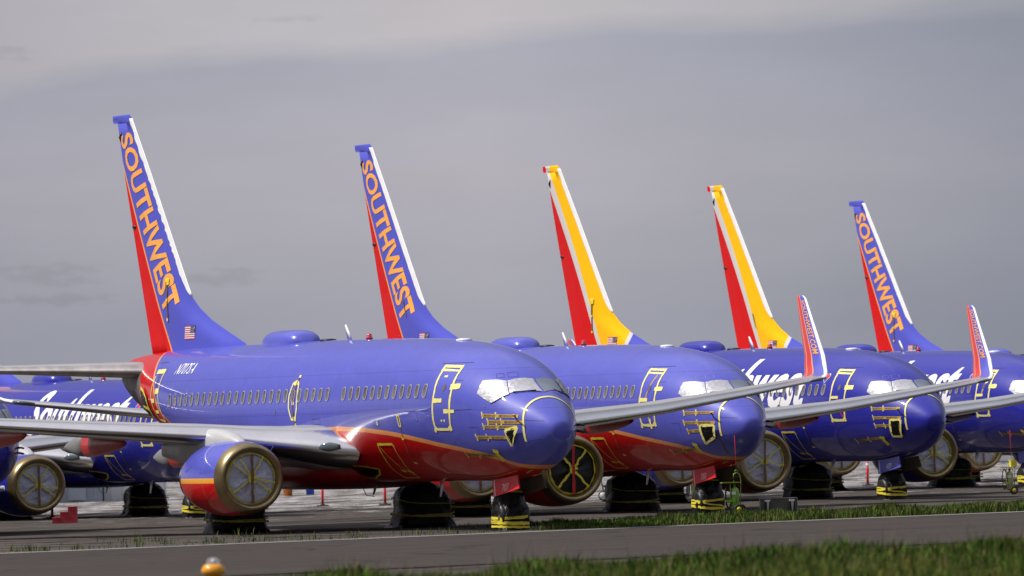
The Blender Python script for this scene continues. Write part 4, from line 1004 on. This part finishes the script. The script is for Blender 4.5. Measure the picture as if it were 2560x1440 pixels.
def grass_mats():
    out = []
    for nm, c in (('grass_dark', (.020, .050, .007)), ('grass_mid', (.050, .095, .014)), ('grass_light', (.075, .13, .018)), ('grass_dry', (.13, .11, .045)), ('grass_yellow', (.13, .125, .025))):
        m = mat(nm, tuple(1.15*q for q in c), .9, noise=(2.5, .35), spec=.1); M[nm] = m; out.append(nm)
        b = m.node_tree.nodes['Principled BSDF']; b.inputs['Subsurface Weight'].default_value = 0
    return out
GM = grass_mats()
from mathutils import noise as nz
def blades(bm, pts, h, w, rnd, dry=.08, lush=1.0):
    for x, y in pts:
        g_ = nz.noise(Vector((x*.55, y*.22, 3.3))); c2 = nz.noise(Vector((x*1.7, y*.6, 9.1)))
        hh = h*(1+.9*g_+.6*c2)*rnd.uniform(.45, 1.25); z = gz(x, y)-.03
        an = rnd.uniform(0, 6.28); lean = hh*rnd.uniform(.05, .55); dx, dy = math.cos(an), math.sin(an); ww = w*rnd.uniform(.6, 1.5)
        px, py = -dy*ww/2, dx*ww/2
        if abs(px) < ww*.2: px = ww*.3
        a = bm.verts.new((x-px, y-py, z)); b = bm.verts.new((x+px, y+py, z)); c = bm.verts.new((x+px*.7+dx*lean*.4, y+py*.7+dy*lean*.4, z+hh*.6)); d = bm.verts.new((x-px*.7+dx*lean*.4, y-py*.7+dy*lean*.4, z+hh*.6)); e = bm.verts.new((x+dx*lean, y+dy*lean, z+hh))
        t = rnd.random()+.5*c2+(.35 if y < 106 else 0)
        mi = 3 if rnd.random() < dry else (0 if t < .28 else (1 if t < .72 else (2 if t < 1.12 else 4)))
        bm.faces.new((a, b, c, d)).material_index = mi; bm.faces.new((d, c, e)).material_index = mi
def near_grass():
    rnd = random.Random(5); bm = bmesh.new(); pts = []
    while len(pts) < 115000:
        x = rnd.uniform(-10, 17); y = rnd.uniform(99, 125)
        dens = min(1, max(.0, (17-x)/4), max(.0, (x+5.6)/3.4+.22*nz.noise(Vector((x*.8, y*.3, 0)))))
        if rnd.random() < dens*(.75+.5*nz.noise(Vector((x*1.3, y*.5, 5)))): pts.append((x, y))
    blades(bm, pts, .20, .022, rnd, dry=.22); blades(bm, [p for p in pts if rnd.random() < .02], .36, .012, rnd, dry=1.0)
    # weeds with broader leaves among the grass
    for _ in range(900):
        x = rnd.uniform(-4.5, 9); y = rnd.uniform(111, 124); blades(bm, [(x+rnd.gauss(0, .08), y+rnd.gauss(0, .08)) for _ in range(7)], .22, .05, rnd, 0)
    return mesh(bm, 'grass', GM, smooth=False, normals=False)
structure(thing('grass', 'tall blurred green grass in the foreground', 'grass', me=near_grass()), 'stuff')
def verge_grass():
    rnd = random.Random(8); bm = bmesh.new(); pts = []
    while len(pts) < 52000:
        u = rnd.uniform(0, 62); o = -rnd.uniform(.2, 1)*0-rnd.uniform(.1, 16)
        p = E0+ED*u+EN*o
        if p.y > 300: continue
        k = min(1, max(0, (u-22)/10)); lim = .5+8.2*k+3*nz.noise(Vector((u*.35, 1, 2)))
        if u > 30: lim += 2.0
        if -o > lim: continue
        if u < 24 and nz.noise(Vector((u*.9, o*.8, 4))) < .18: continue
        if rnd.random() < .1+.62*k+.75*nz.noise(Vector((u*.6, o*.35, 0))): pts.append((p.x, p.y))
    blades(bm, [p for p in pts if p[0] < 4], .14, .028, rnd, dry=.12); blades(bm, [p for p in pts if p[0] >= 4], .20, .030, rnd, dry=.25)
    # sparse tufts on the bare apron
    for _ in range(260):
        u = rnd.uniform(-12, 60); o = -rnd.uniform(.3, 15)*rnd.random()
        p = E0+ED*u+EN*o; k = rnd.randint(4, 26); sp = rnd.uniform(.08, .4)
        blades(bm, [(p.x+rnd.gauss(0, sp), p.y+rnd.gauss(0, sp)) for _ in range(k)], rnd.uniform(.06, .22), .02, rnd, dry=.25)
    return mesh(bm, 'grass', GM, smooth=False, normals=False)
structure(thing('verge_grass', 'low green grass along the far side of the taxiway', 'grass', me=verge_grass()), 'stuff')

# ---------------------------------------------------------------- small things on the apron
def cyl(bm, cx, cy, z0, z1, r0, r1=None, n=20, mi=0):
    r1 = r0 if r1 is None else r1
    rings = [[bm.verts.new((cx+r*math.cos(2*math.pi*k/n), cy+r*math.sin(2*math.pi*k/n), z)) for k in range(n)] for z, r in ((z0, r0), (z1, r1))]
    for k in range(n): bm.faces.new((rings[0][k], rings[0][(k+1) % n], rings[1][(k+1) % n], rings[1][k])).material_index = mi
    for r in rings: bm.faces.new(r).material_index = mi
def wheel(bm, c, r, w, ax='x', mi=0):
    prof = ((-w/2, r*.75), (-w/2, r*.93), (-w*.3, r), (w*.3, r), (w/2, r*.93), (w/2, r*.75), (w/2*.6, r*.5), (-w/2*.6, r*.5))
    rings = []
    for d, rr in prof+(prof[0],):
        rings.append([(c[0]+d, c[1]+rr*math.cos(q), c[2]+rr*math.sin(q)) if ax == 'x' else (c[0]+rr*math.cos(q), c[1]+d, c[2]+rr*math.sin(q)) for q in [2*math.pi*i/24 for i in range(24)]])
    loftrings(bm, rings, caps=False, mi=mi)
def flat(fn, m, smooth=True):
    bm = bmesh.new(); fn(bm); return mesh(bm, 'part', m if isinstance(m, list) else [m], smooth=smooth)
def post(x, y, h, label, band=False):
    z = gz(x, y); t = thing('marker_post', label, 'post', 'red marker posts', (x, y, z))
    part('post_tube', flat(lambda bm: cyl(bm, 0, 0, .04, h, .055), 'redplain'), t)
    part('base_plate', flat(lambda bm: (cyl(bm, 0, 0, 0, .05, .26, .24), cyl(bm, 0, 0, .05, .09, .10, .07)), 'rubber'), t)
    if band: part('white_band', flat(lambda bm: cyl(bm, 0, 0, h-.18, h-.06, .058), 'white'), t)
post(-5.5, 331, 1.0, 'red marker post on a black base, the one nearest the black-wrapped main wheels')
post(-8.15, 333, 1.0, 'red marker post on a black base beside the nearest jet engine')
post(15.0, 340, 1.0, 'red marker post with white band beside the blue 489 gear door', True)
post(-18.2, 311, .5, 'short red marker post left of the red steps')
# red steps
t = thing('mobile_steps', 'small red metal steps on the apron under the dark blue jet', 'steps', None, (-16.6, 291.5, gz(-16.6, 291.5)), R(0))
part('step_block', flat(lambda bm: bbox_(bm, -.44, -.15, -.4, .4, 0, .19), 'steelr', False), t)
part('step_block', flat(lambda bm: bbox_(bm, -.147, .14, -.4, .4, 0, .39), 'steelr', False), t)
part('step_block', flat(lambda bm: bbox_(bm, .143, .45, -.4, .4, 0, .58), 'steelr', False), t)
part('tread', flat(lambda bm: (bbox_(bm, -.45, -.15, -.42, .42, .193, .213), bbox_(bm, -.16, .14, -.42, .42, .393, .413), bbox_(bm, .13, .46, -.42, .42, .583, .603)), 'redplain', False), t)
def extinguisher(x, y, body, label, flagm, hr, tall):
    z = gz(x, y); t = thing('wheeled_extinguisher', label, 'fire extinguisher', 'wheeled fire extinguishers', (x, y, z), R(hr))
    def bod(bm):
        loftrings(bm, [[(r*math.cos(q)+.02, r*math.sin(q), zz) for q in [2*math.pi*i/24 for i in range(24)]] for zz, r in ((.16, .06), (.20, .13), (.26, .155), (.78, .155), (.86, .14), (.91, .09), (.93, .05), (.99, .04))])
    bd = part('cylinder', flat(bod, body), t)
    part('valve', flat(lambda bm: (cyl(bm, .02, 0, .99, 1.05, .05), tube(bm, [(.02, 0, 1.03), (.14, 0, 1.03), (.18, 0, .95)], .018)), 'dark'), bd)
    part('data_plate', flat(lambda bm: loftrings(bm, [[(.02+.158*math.cos(q), .158*math.sin(q), zz) for q in frange(R(210), R(270), 6)] for zz in (.68, .78)], closed=False, caps=False), 'white'), bd)
    def frame(bm):
        tube(bm, [(.20, -.06, .15), (.22, -.06, .9), (.24, -.06, 1.15), (.20, -.06, 1.38), (.10, -.06, 1.45), (-.02, -.06, 1.40), (-.02, -.06, 1.1), (.02, -.06, .9), (.04, -.17, .4)], .016)
        tube(bm, [(.02, -.06, 1.42), (.03, -.06, 1.52), (.08, -.06, 1.54), (.12, -.06, 1.50), (.12, -.06, 1.44)], .012)
        tube(bm, [(-.16, -.10, .3), (-.16, -.10, 1.08)], .014)
    part('frame', flat(frame, body), t)
    part('shelf', flat(lambda bm: bbox_(bm, -.46, .18, -.17, .17, 1.085, 1.115), body, False), t)
    def hose(bm):
        for k in range(4):
            tube(bm, [(-.24+.10*math.cos(q)+.02*k, -.08+.05*k, .62+.40*math.sin(q)) for q in frange(0, 2*math.pi, 28)], .020, 6, caps=False)
    part('hose', flat(hose, 'rubber'), t); part('hose_strap', flat(lambda bm: bbox_(bm, -.37, -.10, -.16, -.13, .42, .50), body, False), t)
    for yy in (-.22, .24):
        wl = part('wheel', flat(lambda bm: wheel(bm, (.10 if yy < 0 else .30, yy, .17), .17, .09, 'y'), 'rubber'), t)
        part('rim', flat(lambda bm: (tube(bm, [(.10 if yy < 0 else .30, yy-.04, .17), (.10 if yy < 0 else .30, yy+.04, .17)], .09, 20)), 'ytape'), wl)
    part('whip_pole', flat(lambda bm: tube(bm, [(.07, -.06, 1.5), (.068, -.06, 2.0), (.05, -.06, tall)], .007, 5), 'redflag'), t)
    part('pennant', flat(lambda bm: loftrings(bm, [[(.05, -.06, tall), (.06, -.055, tall)], [(.13, -.03, tall-.16), (.135, -.02, tall-.17)], [(.12, -.02, tall-.24), (.125, -.01, tall-.25)], [(.035, -.05, tall-.40), (.045, -.045, tall-.38)]], closed=False, caps=False), 'redflag'), t)
    return t
extinguisher(6.52, 239.0, 'lime', 'lime green wheeled extinguisher with red pennant standing beside the 780 jet nose wheel', 'redflag', 12, 2.75).scale = (.86, .86, .86)
e2 = extinguisher(17.15, 277.0, 'olive', 'pale olive wheeled extinguisher beside the yellow-taped nose wheel at the right edge', 'redflag', 20, 2.6); e2.scale = (.86, .86, .86)
part('control_box', flat(lambda bm: bbox_(bm, .05, .30, -.12, .12, 1.12, 1.38), 'ytape', False), e2)
# back of a taxiway sign
x, y = 7.55, 230.0; t = thing('taxiway_sign', 'back of a weathered grey sign board with two white bracket caps in the grass', 'sign', None, (x, y, gz(x, y)), R(4))
part('panel', flat(lambda bm: bbox_(bm, -.53, .53, -.03, .03, .10, .52), 'signgrey', False), t)
part('panel_rim', flat(lambda bm: (bbox_(bm, -.55, .55, -.05, .05, .522, .545), bbox_(bm, -.552, -.532, -.05, .05, .10, .52), bbox_(bm, .532, .552, -.05, .05, .10, .52)), 'grey', False), t)
for xx in (-.33, .38):
    b = part('bracket', flat(lambda bm: (bbox_(bm, xx-.07, xx+.07, -.12, -.052, .0, .44)), 'dark', False), t)
    part('cap', flat(lambda bm: bbox_(bm, xx-.075, xx+.075, -.13, -.045, .443, .485), 'white', False), b)
    part('web', flat(lambda bm: loftrings(bm, [[(xx-.03, -.125, .44), (xx+.05, -.125, .44), (xx+.02, -.125, .12), (xx, -.125, .12)], [(xx-.03, -.132, .44), (xx+.05, -.132, .44), (xx+.02, -.132, .12), (xx, -.132, .12)]]), 'alu', False), b)
# yellow taxiway edge light in the foreground
x, y = -4.42, 115.0; z = gz(x, y); t = thing('taxiway_light', 'blurred yellow taxiway light with a clear lens in the foreground', 'taxiway light', None, (x, y, z))
hb = 1.0-z
def lath(bm, prof, n=28): loftrings(bm, [[(r*math.cos(2*math.pi*i/n), r*math.sin(2*math.pi*i/n), zz) for i in range(n)] for zz, r in prof])
part('housing', flat(lambda bm: lath(bm, ((hb-.22, .10), (hb-.15, .115), (hb-.145, .165), (hb-.09, .175), (hb-.03, .150), (hb, .115), (hb+.003, .06))), 'yellow'), t)
part('stem', flat(lambda bm: lath(bm, ((-.05, .05), (hb-.25, .05), (hb-.24, .09), (hb-.22, .10))), 'yellow'), t)
part('lens', flat(lambda bm: lath(bm, ((hb+.005, .10), (hb+.05, .098), (hb+.075, .08), (hb+.09, .045), (hb+.094, .005))), 'lens'), t)
part('lamp_bulb', flat(lambda bm: lath(bm, ((hb+.006, .03), (hb+.03, .035), (hb+.05, .02), (hb+.055, .002))), 'alu'), t)
# carts between the near jets
x, y = 3.6, 322; t = thing('tow_dolly', 'dark tow dolly with a pale wheel beyond the black engine cover', 'cart', None, (x, y, gz(x, y)))
w_ = part('wheel', flat(lambda bm: wheel(bm, (-.12, 0, .2), .2, .12, 'y'), 'rubber'), t); part('rim', flat(lambda bm: tube(bm, [(-.12, -.065, .2), (-.12, .05, .2)], .15, 20), 'pylon'), w_)
part('frame', flat(lambda bm: (bbox_(bm, -.05, .75, -.2, .2, .3, .62), tube(bm, [(-.1, 0, .4), (-.2, 0, .9), (-.05, 0, 1.0)], .03)), 'signgrey', False), t)
x, y = 6.75, 300; t = thing('gas_bottle_cart', 'cart of grey and cream gas bottles behind the 780 jet nose wheel', 'cart', None, (x, y, gz(x, y)))
def lath2(bm, xx): loftrings(bm, [[(xx+r*math.cos(2*math.pi*i/16), r*math.sin(2*math.pi*i/16), zz) for i in range(16)] for zz, r in ((.15, .085), (.8, .085), (.87, .05), (.95, .03))])
part('base', flat(lambda bm: bbox_(bm, -.42, .42, -.2, .2, .06, .14), 'grey', False), t)
for i, (xx, mm) in enumerate(((-.30, 'grey'), (-.10, 'olive'), (.10, 'grey'), (.30, 'grey'))): part('gas_bottle', flat(lambda bm: lath2(bm, xx), mm), t)
for xx in (-.36, .36): part('wheel', flat(lambda bm: wheel(bm, (xx, -.2, .1), .1, .06, 'y'), 'rubber'), t)

# far beyond: equipment and buildings seen under the bellies
x, y = -11.3, 392; t = thing('orange_barrel', 'orange barrel far off, just right of the nearest engine', 'barrel', None, (x, y, gz(x, y)))
part('drum', flat(lambda bm: lath(bm, ((0, .22), (.3, .22), (.31, .235), (.35, .235), (.36, .22), (.75, .21))), 'orange'), t); part('lid', flat(lambda bm: lath(bm, ((.752, .215), (.79, .215), (.80, .1))), 'blue'), t)
x, y = -10.3, 396; t = thing('blue_crate', 'small blue crate far off under the nearest jet', 'crate', None, (x, y, gz(x, y)))
part('crate_body', flat(lambda bm: bbox_(bm, -.2, .2, -.2, .2, 0, .55), 'blue', False), t); part('lid', flat(lambda bm: bbox_(bm, -.22, .22, -.22, .22, .553, .6), 'blue', False), t)
def shed(x, y, wd, dp, h, m, label, name='storage_container', cat='container'):
    t = thing(name, label, cat, None, (x, y, gz(x, y)))
    part('wall', flat(lambda bm: bbox_(bm, -wd/2, wd/2, 0, dp, 0, h), m, False), t)
    part('roof', flat(lambda bm: bbox_(bm, -wd/2-.1, wd/2+.1, -.1, dp+.1, h+.003, h+.12), 'grey', False), t)
    n = max(3, int(wd/.6))
    part('ribs', flat(lambda bm: [bbox_(bm, -wd/2+wd*(i+.5)/n-.03, -wd/2+wd*(i+.5)/n+.03, -.05, -.002, .1, h-.1) for i in range(n)], m, False), t)
    part('door', flat(lambda bm: bbox_(bm, -wd*.18, wd*.18, -.08, -.052, .1, min(2.1, h-.3)), m, False), t)
shed(-21.3, 385, 2.4, 3, 2.3, 'bblue', 'blue grey container under the belly of the dark blue jet, left of the white one')
shed(-18.6, 386, 2.9, 3, 2.4, 'bwhite', 'white container under the belly of the dark blue jet')
shed(40, 520, 60, 20, 4.2, 'bwhite', 'long white building far beyond the row, seen under the right-hand jets', 'distant_building', 'building')
